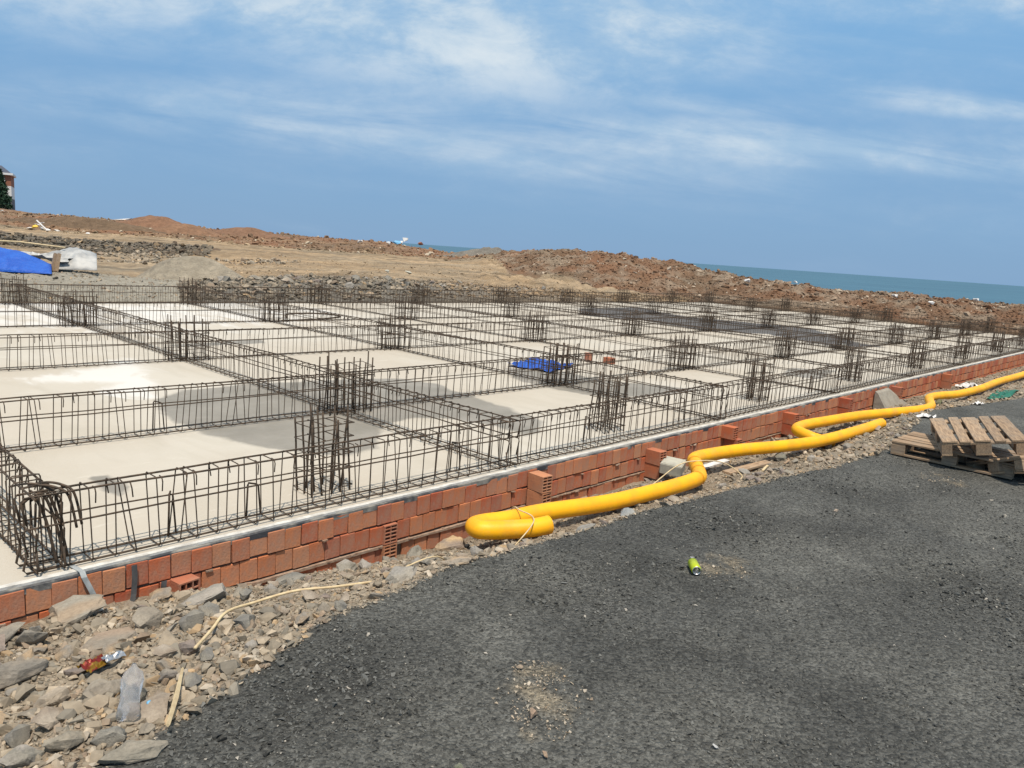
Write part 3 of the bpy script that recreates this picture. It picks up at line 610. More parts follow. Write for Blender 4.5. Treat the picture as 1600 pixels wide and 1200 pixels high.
def cage(label, x, y, L, along='X', individual=True, seed=1, group='rebar cages of the foundation beams', spacing=.132, h=CH):
    t_ = thing('rebar_cage', label, 'rebar cage', (x, y, 0), (0, 0, 0 if along == 'X' else math.pi / 2), group)
    r_ = np.random.default_rng(seed)
    for i, (yy, zz) in enumerate([(-CW / 2 + .012, .024), (CW / 2 - .012, .024), (-CW / 2 + .012, CH + .002), (CW / 2 - .012, CH + .002), (-CW / 2 + .011, .29), (CW / 2 - .011, .285)]):
        mb = MB().tube(bar_path(L, yy, zz, seed * 10 + i), .0068 if i < 4 else .0058, 6)
        mb.build('long_bar', M['rebar'], t_, True)
    if L > 12:      # doubled lap bars at the top
        for k in range(int(L / 8)):
            a = r_.uniform(0, L - 4); mb = MB().tube([(a, CW / 2 - .03, CH + .004), (a + 1.5, CW / 2 - .026, CH + .0), (a + 3, CW / 2 - .03, CH + .006)], .0065, 6); mb.build('lap_bar', M['rebar'], t_, True)
    x_ = .05; V = []; Fc = []; n0 = 0
    while x_ < L - .02:
        k = r_.choice([0, 0, 1, 2, 0, 3, 4]); rot = (r_.normal(0, .02), r_.normal(0, .035), r_.normal(0, .05))
        if individual:
            o = bpy.data.objects.new('stirrup', ST[k]); C.objects.link(o); o.parent = t_; o.location = (x_, 0, 0); o.rotation_euler = rot
        else:
            v, f = STV[k]; M3 = np.array(Matrix.Rotation(rot[2], 3, 'Z') @ Matrix.Rotation(rot[1], 3, 'Y'))
            V.append(v @ M3.T + np.array((x_, 0, 0))); Fc += [[n0 + i for i in q_] for q_ in f]; n0 += len(v)
        x_ += spacing + r_.uniform(-.014, .014)
    if not individual:
        me = bpy.data.meshes.new('stirrup_set'); me.from_pydata(np.concatenate(V).tolist(), [], Fc); me.update()
        o = link('stirrup_set', me, M['rebar'], t_); o['kind'] = 'stuff'
    return t_
X0, X1 = 1.20, 36.85
cage('rusty rebar beam cage standing along the brick wall, nearest the camera', X0, 4.78, X1 - X0, 'X', True, 1, spacing=.1335)
cage('rusty rebar beam cage of the second row back from the brick wall', -.6 + 1.2, 7.47, X1 - .6, 'X', True, 2, spacing=.136)
cage('rusty rebar beam cage of the third row back from the brick wall', .6, 11.57, X1 - .6, 'X', True, 3, spacing=.138)
cage('rusty rebar beam cage of the fourth row back, last before the rear one', .6, 16.15, X1 - .6, 'X', False, 4)
cage('rusty rebar beam cage closing the far edge of the slab by the rocks', .6, 20.55, X1 - .6, 'X', False, 5)
ordn = ['', 'second', 'third', 'fourth', 'fifth', 'sixth', 'seventh', 'eighth', 'ninth', 'tenth']
BX = [1.28, 5.10, 9.10, 13.05, 17.05, 21.0, 25.0, 29.0, 33.0, 36.77]
for i, bx_ in enumerate(BX):
    lab = ('rusty rebar cross cage with bent bar ends at the left corner of the slab' if i == 0 else
           'rusty rebar cross cage at the right-hand end of the slab' if i == 9 else
           'rusty rebar cage crossing the slab, %s cross cage counted from the left corner' % ordn[i])
    cage(lab, bx_, 4.70, 15.95, 'Y', i < 4, 20 + i, spacing=.10 if i == 0 else .138)
# stray bent bars of the corner
corner = thing('bent_bars', 'bundle of bent rebar ends hooked over the left corner of the cages', 'rebar', (1.28, 4.78, 0))
for (dx, dy, k) in ((.02, -.02, 0), (.06, .02, 1), (-.03, .05, 2)):
    P = [(dx - .05, dy + .28, CH - .03), (dx - .01, dy + .08, CH + .035), (dx + .05, dy, CH + .03), (dx + .10, dy - .04, CH - .02), (dx + .13, dy - .06, .24)]
    MB().tube(crspline(P, 5), .0075, 6).build('hooked_bar', M['rebar'], corner, True)
for (dx, dy) in ((-.05, -.03), (0, 0), (.03, .05)):
    MB().tube(crspline([(dx - .06, dy, CH - .03), (dx, dy - .01, CH), (dx + .05, dy - .03, .30), (dx + .09, dy - .05, .05)], 5), .009, 6).build('leaning_bar', M['rebar'], corner, True)
# loose U-shaped spacer bars
for i, (x, y, w, hh, lab) in enumerate([(2.03, 4.83, .04, .30, 'pair of upright bars in the front cage near the left corner'), (2.62, 4.86, .10, .25, 'small bent U bar standing in the front cage left of the first column'), (4.6, 4.9, .12, .27, 'small bent U bar in the front cage between the first two columns'),
                                (8.55, 4.95, .14, .3, 'small bent U bar in the front cage right of the second column'), (6.6, 4.96, .12, .27, 'small bent U bar in front cage left of the second column'), (3.05, 7.55, .10, .30, 'small bent U bar standing in the second row cage'), (2.2, 11.7, .12, .3, 'small bent U bar standing in the third row cage'), (12.6, 4.95, .12, .3, 'small bent U bar in the front cage beyond the third column')]):
    t_ = MB().tube([(-w / 2, 0, .01), (-w / 2 + .01, 0, hh), (-w / 2 + .02, .01, hh + .01), (w / 2 - .02, .02, hh - .01), (w / 2, .02, hh - .02), (w / 2 + .02, .02, .01)], .0065, 6).build('spacer_bar', M['rebar'], None, True)
    t_.location = (x, y, 0); tag(t_, lab, 'rebar', 'spacer bars')

# ------------------------------------------------------------------ column starter bars
def rebar_mesh(h, r=.0085): 
    mb = MB(); n = 5; ph = rng.uniform(0, 6)
    mb.tube([(.004 * math.sin(ph + i), .004 * math.cos(ph + 1.3 * i), h * i / n) for i in range(n + 1)], r, 6); me = mb.mesh('rebar_bar', True); me.materials.append(M['rebar']); return me
RB = [rebar_mesh(h, .0082) for h in (.58, .60, .62, .65, .68, .71, .59, .63)]
def tie_mesh(w, d, r=.0042):
    mb = MB(); P = [(-w / 2 - .01, -d / 2 - .01, 0), (w / 2 + .01, -d / 2 - .01, .004), (w / 2 + .01, d / 2 + .01, 0), (-w / 2 - .01, d / 2 + .01, -.004)]
    mb.tube(P, r, 5, closed=True); mb.tube([(-w * .2, -d / 2 - .01, .005), (-w * .2, d / 2 + .01, .005)], r, 5); mb.tube([(w * .2, -d / 2 - .01, .005), (w * .2, d / 2 + .01, .005)], r, 5)
    mb.tube([(w / 2 + .01, -d / 2, 0), (w / 2 - .05, -d / 2 + .05, .005)], r, 5)
    me = mb.mesh('tie_ring', True); me.materials.append(M['rebar']); return me
TW = tie_mesh(.36, .24); TW2 = tie_mesh(.58, .24)
def make_column(x, y, w, d, tie, lab):
    t_ = thing('column_rebar', lab, 'rebar column', (x, y, 0), (0, 0, rng.normal(0, .02)), 'column starter bars rising from the slab')
    lean = (rng.normal(0, .02), rng.normal(0, .02)); n = 5 if w < .5 else 6; pts = [(-w / 2 + w * i / (n - 1), s_ * d / 2) for i in range(n) for s_ in (-1, 1)] + [(-w / 2, 0), (w / 2, 0), (-w * .2, 0.02), (w * .17, -.03)]
    for (a, b2) in pts:
        o = bpy.data.objects.new('rebar', RB[rng.integers(8)]); C.objects.link(o); o.parent = t_; o.location = (a + rng.normal(0, .008), b2 + rng.normal(0, .008), 0); o.rotation_euler = (lean[0] + rng.normal(0, .011), lean[1] + rng.normal(0, .011), rng.uniform(0, 6))
    for k in range(5):
        o = bpy.data.objects.new('tie', tie); C.objects.link(o); o.parent = t_; o.location = (0, 0, .06 + k * .125 + rng.normal(0, .012)); o.rotation_euler = (rng.normal(0, .05), rng.normal(0, .04), rng.normal(0, .01))
    return t_
for i in range(9):
    x = [3.36, 7.24, 11.06][i] if i < 3 else 3.2 + 3.95 * i
    if x > 36.5: continue
    make_column(x, 5.11 if i == 0 else 5.17, .34, .24, TW, 'column bars right behind the front cage, %s such cluster from the left corner' % (['nearest', 'second', 'third', 'fourth', 'fifth', 'sixth', 'seventh', 'eighth', 'ninth'][i]))
rown = {7.47: 'second', 11.57: 'third', 16.15: 'fourth', 20.35: 'rearmost'}
for ry_ in (7.47, 11.57, 16.15, 20.35):
    for i, bx_ in enumerate(BX[1:]):
        make_column(bx_ + rng.normal(0, .04) - (.25 if bx_ == 13.05 and ry_ < 8 else 0), ry_ + rng.normal(0, .04), .56, .24, TW2, 'column bars where the %s row cage meets the %s cross cage from left' % (rown[ry_], ordn[i + 1]))

# ------------------------------------------------------------------ stones
def hull_variants(n, npts, seed, flat=.75):
    r_ = np.random.default_rng(seed); out = []
    for i in range(n):
        bm = bmesh.new(); P = r_.standard_normal((npts, 3)); P /= np.linalg.norm(P, axis=1)[:, None]; P *= r_.uniform(.75, 1.0, (npts, 1)); P *= np.array((1, r_.uniform(.65, .95), r_.uniform(.5, flat)))
        for p in P: bm.verts.new(p * .5)
        bmesh.ops.convex_hull(bm, input=bm.verts); bmesh.ops.delete(bm, geom=[v for v in bm.verts if not v.link_faces], context='VERTS')
        bmesh.ops.triangulate(bm, faces=bm.faces); bmesh.ops.recalc_face_normals(bm, faces=bm.faces); bm.verts.index_update()
        out.append((np.array([v.co[:] for v in bm.verts]), np.array([[v.index for v in f.verts] for f in bm.faces]))); bm.free()
    return out
HV = hull_variants(14, 11, 5); HVs = hull_variants(12, 8, 6)
def rotmats(n, r_, tilt=3.2):
    q_ = r_.standard_normal((n, 4)); q_ /= np.linalg.norm(q_, axis=1)[:, None]; w, x, y, z = q_.T
    return np.stack([1 - 2 * (y * y + z * z), 2 * (x * y - z * w), 2 * (x * z + y * w), 2 * (x * y + z * w), 1 - 2 * (x * x + z * z), 2 * (y * z - x * w), 2 * (x * z - y * w), 2 * (y * z + x * w), 1 - 2 * (x * x + y * y)], -1).reshape(n, 3, 3)
def scatter(name, P, size, col, mat, label, variants=HV, parent=None):
    r_ = np.random.default_rng(len(P)); k = r_.integers(0, len(variants), len(P)); Rm = rotmats(len(P), r_); VV = []; FF = []; CC = []; n0 = 0
    for i, (v, f) in enumerate(variants):
        s_ = np.where(k == i)[0]
        if not len(s_): continue
        X = np.einsum('nij,vj->nvi', Rm[s_], v) * size[s_][:, None, None]; X[..., 2] *= .75; X += P[s_][:, None, :]
        VV.append(X.reshape(-1, 3)); FF.append((f[None] + (np.arange(len(s_)) * len(v))[:, None, None] + n0).reshape(-1, 3)); CC.append(np.repeat(col[s_], len(v), 0)); n0 += len(s_) * len(v)
    me = np_mesh(name, np.concatenate(VV), np.concatenate(FF), False, {'Col': ('C', np.concatenate(CC))})
    o = link(name, me, mat, parent); tag(o, label, kind='stuff'); return o
def stone_cols(n, r_, tint=1.0):
    pal = np.array([(.27, .225, .165), (.22, .19, .145), (.34, .28, .205), (.175, .16, .13), (.37, .26, .15), (.26, .20, .145), (.31, .27, .215), (.23, .17, .12), (.42, .36, .28)])
    w = np.array([.22, .2, .15, .12, .06, .1, .07, .05, .03]); w = w / w.sum()
    return pal[r_.choice(len(pal), n, p=w)] * (1 - .2) * r_.uniform(.75, 1.3, (n, 1)) * tint + np.array((.29, .235, .17)) * .2 * tint
# rubble strip filler stones
r_ = np.random.default_rng(11)
def strip_points(n, x0, x1, pw=1.0):
    X = x0 + (x1 - x0) * r_.random(n) ** pw; e = edge_y(X); Y = e - .03 + (4.53 - e) * r_.random(n); return X, Y
X, Y = strip_points(26000, -.6, 9, 1.5); sz = np.clip(r_.lognormal(-3.75, .55, len(X)), .008, .11); sz *= np.where(X < 2.2, 1.35, .9)
X2, Y2 = strip_points(9000, 9, 36, 1.6); sz2 = np.clip(r_.lognormal(-3.1, .5, len(X2)), .02, .16)
X = np.concatenate([X, X2]); Y = np.concatenate([Y, Y2]); sz = np.concatenate([sz, sz2]); Z = near_h(X, Y) + sz * .12
scatter('rubble', np.stack([X, Y, Z], -1), sz, stone_cols(len(X), r_), M['stone'], 'loose broken stone and clods filling the strip between the brick wall and the gravel')
# dark gravel stones
r_ = np.random.default_rng(12)
n = 105000; X = -.3 + 11.3 * r_.random(n) ** 1.6; Y = .1 + 3.4 * r_.random(n); e = edge_y(X); ok = (Y < e + .06 * r_.standard_normal(n)) ; 
patch = fbm(X * 1.1 + 5, Y * 1.1 + 2, 3); dens_k = np.clip(.7 + patch * 2.0 + np.where(X < 2.6, .2, 0), .35, 1); ok &= r_.random(n) < dens_k
X, Y = X[ok], Y[ok]; sz = np.clip(r_.lognormal(-4.25, .45, len(X)), .006, .05) * np.clip(1 + patch[ok] * 1.2, .7, 1.5)
cg = np.array((.078, .078, .071)) * r_.uniform(.35, 1.8, (len(X), 1)); br = r_.random(len(X)); cg[br < .012] = (.34, .31, .26); cg[(br > .012) & (br < .03)] = (.15, .15, .13)
scatter('gravel', np.stack([X, Y, near_h(X, Y) + sz * .1], -1), sz, cg, M['gravel_stone'], 'dark grey crushed gravel spread over the track', HVs)
# tan grit on the dirt patches
r_ = np.random.default_rng(13); P = []; 
for (a, b2, rr) in DIRT:
    k = 120; th = r_.uniform(0, 6.28, k); q_ = rr * np.sqrt(r_.random(k)) * 1.1; P.append(np.stack([a + q_ * np.cos(th), b2 + q_ * np.sin(th)], -1))
P = np.concatenate(P); sz = np.clip(r_.lognormal(-4.4, .45, len(P)), .006, .035)
scatter('grit', np.column_stack([P, near_h(P[:, 0], P[:, 1]) + sz * .2]), sz, stone_cols(len(P), r_, 1.25), M['stone'], 'pale grit showing through the dark gravel', HVs)

# individual rocks
def rock_mesh(seed, npts=16, sub=2, flat=.8, amp=.05, cols=((.27, .235, .185),), size=1.0):
    r_ = np.random.default_rng(seed); v, f = hull_variants(1, npts, seed, flat)[0]
    bm = bmesh.new(); vs = [bm.verts.new(p) for p in v]; [bm.faces.new([vs[i] for i in q_]) for q_ in f]
    if sub: bmesh.ops.subdivide_edges(bm, edges=bm.edges[:], cuts=sub, use_grid_fill=True)
    bm.verts.index_update(); co = np.array([q_.co[:] for q_ in bm.verts]); nrm = co / np.linalg.norm(co, axis=1)[:, None]
    d = fbm(co[:, 0] * 5 + seed, co[:, 1] * 5 + co[:, 2] * 4, 3) * amp * 2
    co = co + nrm * d[:, None]
    for q_, c_ in zip(bm.verts, co): q_.co = Vector(c_)
    bmesh.ops.triangulate(bm, faces=bm.faces); me = bpy.data.meshes.new('rock_%d' % seed); bm.to_mesh(me); bm.free()
    base = np.array(cols[0]); c2 = np.array(cols[-1]); w = np.clip(fbm(co[:, 0] * 3 + 7, co[:, 1] * 3 + co[:, 2] * 3, 3) * 3 + .5, 0, 1)[:, None]
    a = me.color_attributes.new('Col', 'FLOAT_COLOR', 'POINT'); d = np.ones((len(co), 4), dtype=np.float32); d[:, :3] = base * (1 - w) + c2 * w; a.data.foreach_set('color', d.ravel())
    me.materials.append(M['stone']); return me
pal2 = [((.27, .235, .185), (.22, .19, .15)), ((.21, .19, .16), (.28, .25, .20)), ((.33, .28, .22), (.26, .21, .16)), ((.18, .17, .15), (.24, .22, .18)), ((.34, .25, .16), (.25, .22, .18)), ((.25, .20, .165), (.19, .16, .14)), ((.30, .275, .24), (.22, .2, .17))]
RM = [rock_mesh(100 + i, 14 + i % 8, 2, .9, .06, pal2[i % 7]) for i in range(21)]
placed = []
def place_rock(x, y, s_, me=None, label=None, cat='rock', flatz=.75, dz=.12, rot=None, group='rocks in the rubble strip', sxy=(1, 1)):
    o = bpy.data.objects.new('rock', me or RM[rng.integers(len(RM))]); C.objects.link(o)
    o.location = (x, y, float(near_h(x, y)) + s_ * dz); o.scale = (s_ * sxy[0], s_ * sxy[1], s_ * flatz)
    o.rotation_euler = rot or (rng.normal(0, .35), rng.normal(0, .35), rng.uniform(0, 6.28))
    tag(o, label, cat, group); placed.append((x, y, s_)); return o
HERO = [
 (3.80, 4.02, .30, 50, ((.42, .30, .17), (.24, .19, .15)), 'large ochre boulder beside the near end of the yellow pipe', .8, (1.1, .8)),
 (3.72, 4.35, .22, 51, ((.20, .19, .16), (.25, .23, .19)), 'grey boulder leaning on the wall gap left of the yellow pipe', .9, (1, .8)),
 (1.02, 3.12, .24, 52, ((.27, .235, .185), (.23, .20, .16)), 'large rounded brown-grey boulder left of the plastic bottle', .85, (1, 1)),
 (.88, 3.26, .20, 53, ((.36, .30, .23), (.30, .25, .19)), 'pale tan flat-sided block left of the rounded boulder', .9, (.9, .7)),
 (.86, 3.66, .26, 54, ((.25, .215, .17), (.20, .18, .15)), 'long dark grey boulder at the left edge below the brick wall', .7, (1.3, .7)),
 (.80, 2.80, .19, 55, ((.24, .215, .17), (.30, .26, .20)), 'slanting grey-brown slab of rock at lower left of the bottle', .7, (1.2, .6)),
 (.92, 2.72, .17, 56, ((.20, .19, .165), (.26, .24, .2)), 'dark upright slab of rock touching the bottle', .9, (.9, .6)),
 (.95, 2.57, .20, 57, ((.27, .24, .19), (.22, .2, .16)), 'broad flat rock at the gravel edge below the bottle', .6, (1.3, .8)),
 (.66, 2.80, .17, 58, ((.30, .27, .23), (.24, .22, .18)), 'pale lumpy rock near the lower left corner', .85, (1, .9)),
 (1.30, 4.40, .30, 59, ((.27, .245, .20), (.31, .24, .17)), 'large pale flat boulder against the foot of the brick wall at left', .6, (1.4, .9)),
 (1.90, 4.10, .30, 60, ((.24, .225, .195), (.30, .27, .23)), 'low grey boulder under the six-hole orange brick', .6, (1.4, .8)),
 (1.28, 3.80, .24, 61, ((.29, .22, .16), (.23, .2, .16)), 'rust-stained flat boulder below the grey strap', .55, (1.5, .8)),
 (3.05, 4.32, .20, 62, ((.29, .27, .235), (.24, .22, .18)), 'pale grey rounded rock at the wall foot left of the wall gap', .9, (1.1, .9)),
 (2.62, 4.35, .24, 63, ((.19, .185, .165), (.25, .235, .2)), 'long low grey rock at the wall foot behind the cream cord', .6, (1.6, .7)),
 (1.26, 3.06, .11, 64, ((.25, .22, .18), (.18, .16, .14)), 'brown rock beside the upper end of the pale stick', .8, (1, .9)),
 (3.58, 3.30, .12, 65, ((.40, .28, .15), (.34, .27, .2)), 'small orange-brown rock under the near bend of the yellow pipe', .7, (1.2, .8)),
 (3.0, 3.14, .18, 66, ((.36, .27, .18), (.28, .24, .19)), 'flat tan rock on the gravel edge left of the pipe opening', .45, (1.4, .9)),
 (2.72, 3.30, .22, 67, ((.26, .24, .21), (.31, .28, .23)), 'pale grey cracked rock between the cord and the gravel', .5, (1.3, 1)),
 (14.55, 3.50, .30, 68, ((.10, .095, .07), (.15, .15, .08)), 'dark mossy rock lying against the far stretch of yellow pipe', .8, (1, .7)),
 (8.35, 3.52, .22, 69, ((.17, .16, .14), (.2, .19, .15)), 'dark rock leaning on the yellow pipe right of its bend', .9, (.9, .8)),
 (7.35, 3.45, .20, 70, ((.30, .28, .24), (.25, .23, .2)), 'pale block of rock below the pipe bend', .7, (1, .8)),
 (4.35, 3.20, .16, 71, ((.27, .255, .23), (.22, .21, .19)), 'grey rock wedged under the pipe near its opening', .6, (1.4, .8)),
 (4.75, 3.12, .20, 72, ((.24, .25, .245), (.28, .28, .26)), 'bluish grey rock under the yellow pipe', .6, (1.3, .8)),
]
for (x, y, s_, sd_, cols, lab, fz, sxy) in HERO:
    x, y = adj(x, y); place_rock(x, y, s_ * 1.05, rock_mesh(sd_, 26, 3, .9, .07, cols), lab, 'boulder' if s_ > .2 else 'rock', fz, .10, (rng.normal(0, .15), rng.normal(0, .15), rng.uniform(-.6, .6)), None if False else 'rocks in the rubble strip', sxy)
r_ = np.random.default_rng(21); cnt = 0; tries = 0; seen_labels = []
CN = ['grey-tan', 'dark grey', 'pale buff', 'charcoal', 'ochre', 'brown', 'light grey']
while cnt < 262 and tries < 16000:
    tries += 1
    x = -.1 + 12.5 * r_.random() ** 2.1; e = float(edge_y(x)); w_ = r_.random(); y = e + .02 + (4.5 - e) * w_
    s_ = (r_.uniform(.10, .29) * (1 - .22 * (cnt > 70)) if x < 1.9 else r_.uniform(.055, .15) if x < 5 else r_.uniform(.07, .16))
    if x > 3.7 and y > 3.45 and y < 4.25 and r_.random() < .85: continue
    if any((x - a) ** 2 + (y - b2) ** 2 < (.35 * (s_ + c)) ** 2 for a, b2, c in placed): continue
    k = r_.integers(21); fz = r_.uniform(.5, .95)
    zone = 'at the wall foot' if w_ > .72 else 'at the gravel edge' if w_ < .22 else 'in mid strip'
    sect = ('left of the bottle' if x < 1.0 else 'between bottle and wall corner' if x < 1.5 else 'beside the cream hose' if x < 2.5 else 'left of the pipe loop' if x < 3.7 else 'near the pipe loop' if x < 5.2 else 'left of the pipe bend' if x < 6.8 else 'right of the pipe bend' if x < 9 else 'before the pallets' if x < 11 else 'past the pipe end')
    size_ = 'large' if s_ > .19 else 'medium' if s_ > .11 else 'small'
    lab = '%s %s %s rock %s, %s' % (size_, 'flat' if fz < .66 else 'chunky', CN[k % 7], zone, sect)
    near_ = [(math.hypot(x - a, y - b2), l_) for a, b2, l_ in seen_labels if l_ == lab]
    if near_:
        lab += ', farther right' if x > [a for a, b2, l_ in seen_labels if l_ == lab][0] else ', farther left'
    seen_labels.append((x, y, lab)); place_rock(x, y, s_, RM[k], lab, 'rock', fz, .15, group='rocks in the rubble strip')
    cnt += 1
# stray stones on the dark gravel
stray = [(2.20, 1.80, .07, ((.40, .29, .20), (.35, .25, .18)), 'tan stone on the dark gravel left of the pale patch'), (2.42, 2.08, .05, ((.42, .33, .24), (.36, .28, .2)), 'small buff stone on the gravel near the pale patch'), (2.05, 1.60, .05, ((.38, .27, .19), (.34, .25, .17)), 'small orange stone on the gravel below the pale patch'),
         (6.05, 2.05, .05, ((.5, .42, .33), (.4, .32, .25)), 'pale pebble alone on the dark gravel right of the can'), (4.22, 2.26, .055, ((.34, .34, .34), (.3, .3, .3)), 'grey stone just behind the lime drink can'), (1.75, 1.75, .055, ((.17, .18, .12), (.2, .2, .15)), 'olive stone on the foreground gravel'), (1.62, 1.35, .05, ((.16, .17, .16), (.2, .2, .2)), 'grey-green stone in the foreground gravel'), (2.6, 1.2, .035, ((.6, .58, .55), (.5, .5, .48)), 'white pebble on the foreground gravel')]
for (x, y, s_, cols, lab) in stray: place_rock(x * 1.081, y * 1.081, s_, rock_mesh(int(300 + x * 10), 14, 1, .8, .04, cols), lab, 'stone', .8, .3, group='stray stones on the gravel')

# ------------------------------------------------------------------ far rocks and clods
def at_bearing(b, D): 
    t_ = np.interp(b, PK, PB) if False else bearing_of(np.atleast_1d(np.asarray(b, float))); return D * FWD[0] + t_ * D * RGT[0], D * FWD[1] + t_ * D * RGT[1]
r_ = np.random.default_rng(31)
b = r_.uniform(280, 1090, 5200); d0 = np.interp(b, PK, PD[:, 0]); d2 = np.interp(b, PK, PD[:, 2]); D = d0 + .25 + (d2 - d0 + .4) * r_.random(len(b))
X, Y = at_bearing(b, D); ok = (Y > SLAB[3] + .15) | (X > SLAB[1] + .15); X, Y, b = X[ok], Y[ok], b[ok]; sz = np.clip(r_.lognormal(-2.0, .5, len(X)), .05, .42) * np.interp(b, [280, 1000], [1.0, .8])
col = stone_cols(len(X), r_, .78); tan = np.clip((b - 620) / 200, 0, 1)[:, None]; col = col * (1 - tan * .6) + np.array((.34, .23, .13)) * tan * .6 * r_.uniform(.6, 1.3, (len(X), 1))
scatter('rock_bank', np.stack([X, Y, far_h(X, Y) + sz * .12], -1), sz, col, M['stone'], 'bank of dumped grey and tan rock behind the far edge of the slab')
b = r_.uniform(90, 470, 1500); D = r_.uniform(34, 47, len(b)) ; X, Y = at_bearing(b, D); sz = np.clip(r_.lognormal(-1.7, .5, len(X)), .06, .6)
sel = fbm(X * .3, Y * .3, 3) > -.02; X, Y, sz = X[sel], Y[sel], sz[sel]
scatter('scattered_stone', np.stack([X, Y, far_h(X, Y) + sz * .15], -1), sz, stone_cols(len(X), r_, 1.0), M['stone'], 'scattered grey stone on the far ochre ground')
b = r_.uniform(330, 1080, 4200); d2 = np.interp(b, PK, PD[:, 2]); D = d2 + 16 * r_.random(len(b)) ** 1.3; X, Y = at_bearing(b, D); ok = (Y > SLAB[3] + .3) | (X > SLAB[1] + .3); X, Y = X[ok], Y[ok]; sz = np.clip(r_.lognormal(-2.9, .55, len(X)), .02, .3)
scatter('loose_stone', np.stack([X, Y, far_h(X, Y) + sz * .1], -1), sz, far_col(X, Y) * r_.uniform(.65, 1.3, (len(X), 1)), M['stone'], 'loose stones strewn over the level ochre ground')
b = np.concatenate([r_.uniform(740, 1640, 19000), r_.uniform(1640, 1760, 800)]); st = np.interp(b, [740, 800, 870, 950, 1050, 1100, 1200, 1300, 1400, 1500, 1600, 2500], [62, 46, 44, 40.5, 40, 40.8, 38.4, 36.2, 34.2, 32.4, 31.0, 28])
D = st + r_.random(len(b)) ** .9 * np.interp(b, [740, 1100, 1300], [16, 11, 10]); X, Y = at_bearing(b, D); ok = (Y > SLAB[3] + .3) | (X > SLAB[1] + .3); X, Y = X[ok], Y[ok]
sz = np.clip(r_.lognormal(-2.2, .6, len(X)), .04, .6); col = far_col(X, Y) * r_.uniform(.6, 1.25, (len(X), 1)); w = r_.random(len(X)) < .05; col[w] = np.array((.40, .33, .25)) * r_.uniform(.8, 1.2, (w.sum(), 1))
scatter('soil_clods', np.stack([X, Y, far_h(X, Y) + sz * .02], -1), sz, col, M['stone'], 'clods and stones covering the reddish spoil ridge by the sea')
b = r_.uniform(-60, 760, 5200); D = r_.uniform(58, 84, len(b)); X, Y = at_bearing(b, D); sz = np.clip(r_.lognormal(-1.6, .5, len(X)), .08, .8); col = far_col(X, Y) * r_.uniform(.75, 1.25, (len(X), 1)); w = r_.random(len(X)) < .05; col[w] = np.array((.45, .38, .28))
scatter('far_clods', np.stack([X, Y, far_h(X, Y) + sz * .1], -1), sz, col, M['stone'], 'clods on the distant reddish mounds')
b = r_.uniform(-80, 330, 2600); D = r_.uniform(43.5, 47.5, len(b)); X, Y = at_bearing(b, D); sz = np.clip(r_.lognormal(-1.6, .5, len(X)), .08, .7); 
scatter('dark_rubble', np.stack([X, Y, far_h(X, Y) + sz * .1], -1), sz, stone_cols(len(X), r_, .5), M['stone'], 'dark rubble along the cut bank on the left')
b = r_.uniform(-80, 300, 1600); d0 = np.interp(b, PK, PD[:, 0]); D = d0 + .4 + 7 * r_.random(len(b)); X, Y = at_bearing(b, D); ok = Y > SLAB[3] + .2; X, Y = X[ok], Y[ok]; sz = np.clip(r_.lognormal(-2.9, .5, len(X)), .03, .25)
scatter('pale_rubble', np.stack([X, Y, far_h(X, Y) + sz * .1], -1), sz, stone_cols(len(X), r_, 1.1), M['stone'], 'pale crumbs of concrete and stone behind the rear cage')

def heap(name, u, D, rad, hgt, col, label, cat, el_=1.0, seed=0, mat='farsoil'):
    X, Y = at_bearing(u, D); X, Y = float(X[0]), float(Y[0]); n = 40; rr = np.linspace(0, 1, 18); th = np.linspace(0, 2 * math.pi, n, endpoint=False)
    RR, TT = np.meshgrid(rr, th, indexing='ij'); x = RR * np.cos(TT) * rad * el_; y = RR * np.sin(TT) * rad; wv = 1 + .25 * fbm(np.cos(TT) * 2 + seed, np.sin(TT) * 2, 2)
    # long axis across the view
    px = x * RGT[0] + y * FWD[0]; py = x * RGT[1] + y * FWD[1]
    z = hgt * (np.cos(np.clip(RR / wv, 0, 1) * math.pi) * .5 + .5) ** 1.1 + .18 * hgt * fbm(px * 1.5 + seed, py * 1.5, 3) * (1 - RR ** 4) + far_h(X + px, Y + py, True) - .02 - .3 * RR ** 8
    V = np.stack([px, py, z], -1).reshape(-1, 3); idx = np.arange(len(rr) * n).reshape(len(rr), n)
    F = np.stack([idx[:-1], idx[1:], np.roll(idx, -1, 1)[1:], np.roll(idx, -1, 1)[:-1]], -1).reshape(-1, 4)
    c = np.array(col) * (1 + .35 * fbm(V[:, 0] * 1.3, V[:, 1] * 1.3, 3))[:, None]
    o = link(name, np_mesh(name, V, F, True, {'Col': ('C', c)}), M[mat]); o.location = (X, Y, 0); tag(o, label, cat, 'heaps of spoil' if name == 'soil_heap' else None); return o
heap('gravel_heap', 298, 26.4, 1.15, .85, (.33, .285, .215), 'low pale grey heap of fine gravel behind the rear cage on the left', 'gravel heap', 2.0, 1)
heap('soil_heap', 246, 70, 2.6, .95, np.array((.225, .125, .075)), 'orange-red soil heap standing highest, leftmost of the far trio', 'soil heap', 1.7, 2)
heap('soil_heap', 292, 66, 2.2, .75, np.array((.235, .135, .08)), 'orange-red soil heap in the middle of the far trio', 'soil heap', 1.9, 3)
heap('soil_heap', 385, 70, 2.4, .65, np.array((.21, .12, .074)), 'red-brown soil heap, rightmost of the far trio', 'soil heap', 2.2, 4)
heap('soil_heap', 130, 64, 1.8, .8, BROWN * .95, 'dark brown elongated soil heap beside the yellow litter', 'soil heap', 4.5, 5)
heap('soil_heap', 745, 66, 1.8, .5, ROCK * 1.1, 'small grey rubble heap on the skyline in front of the sea', 'soil heap', 2.4, 6)

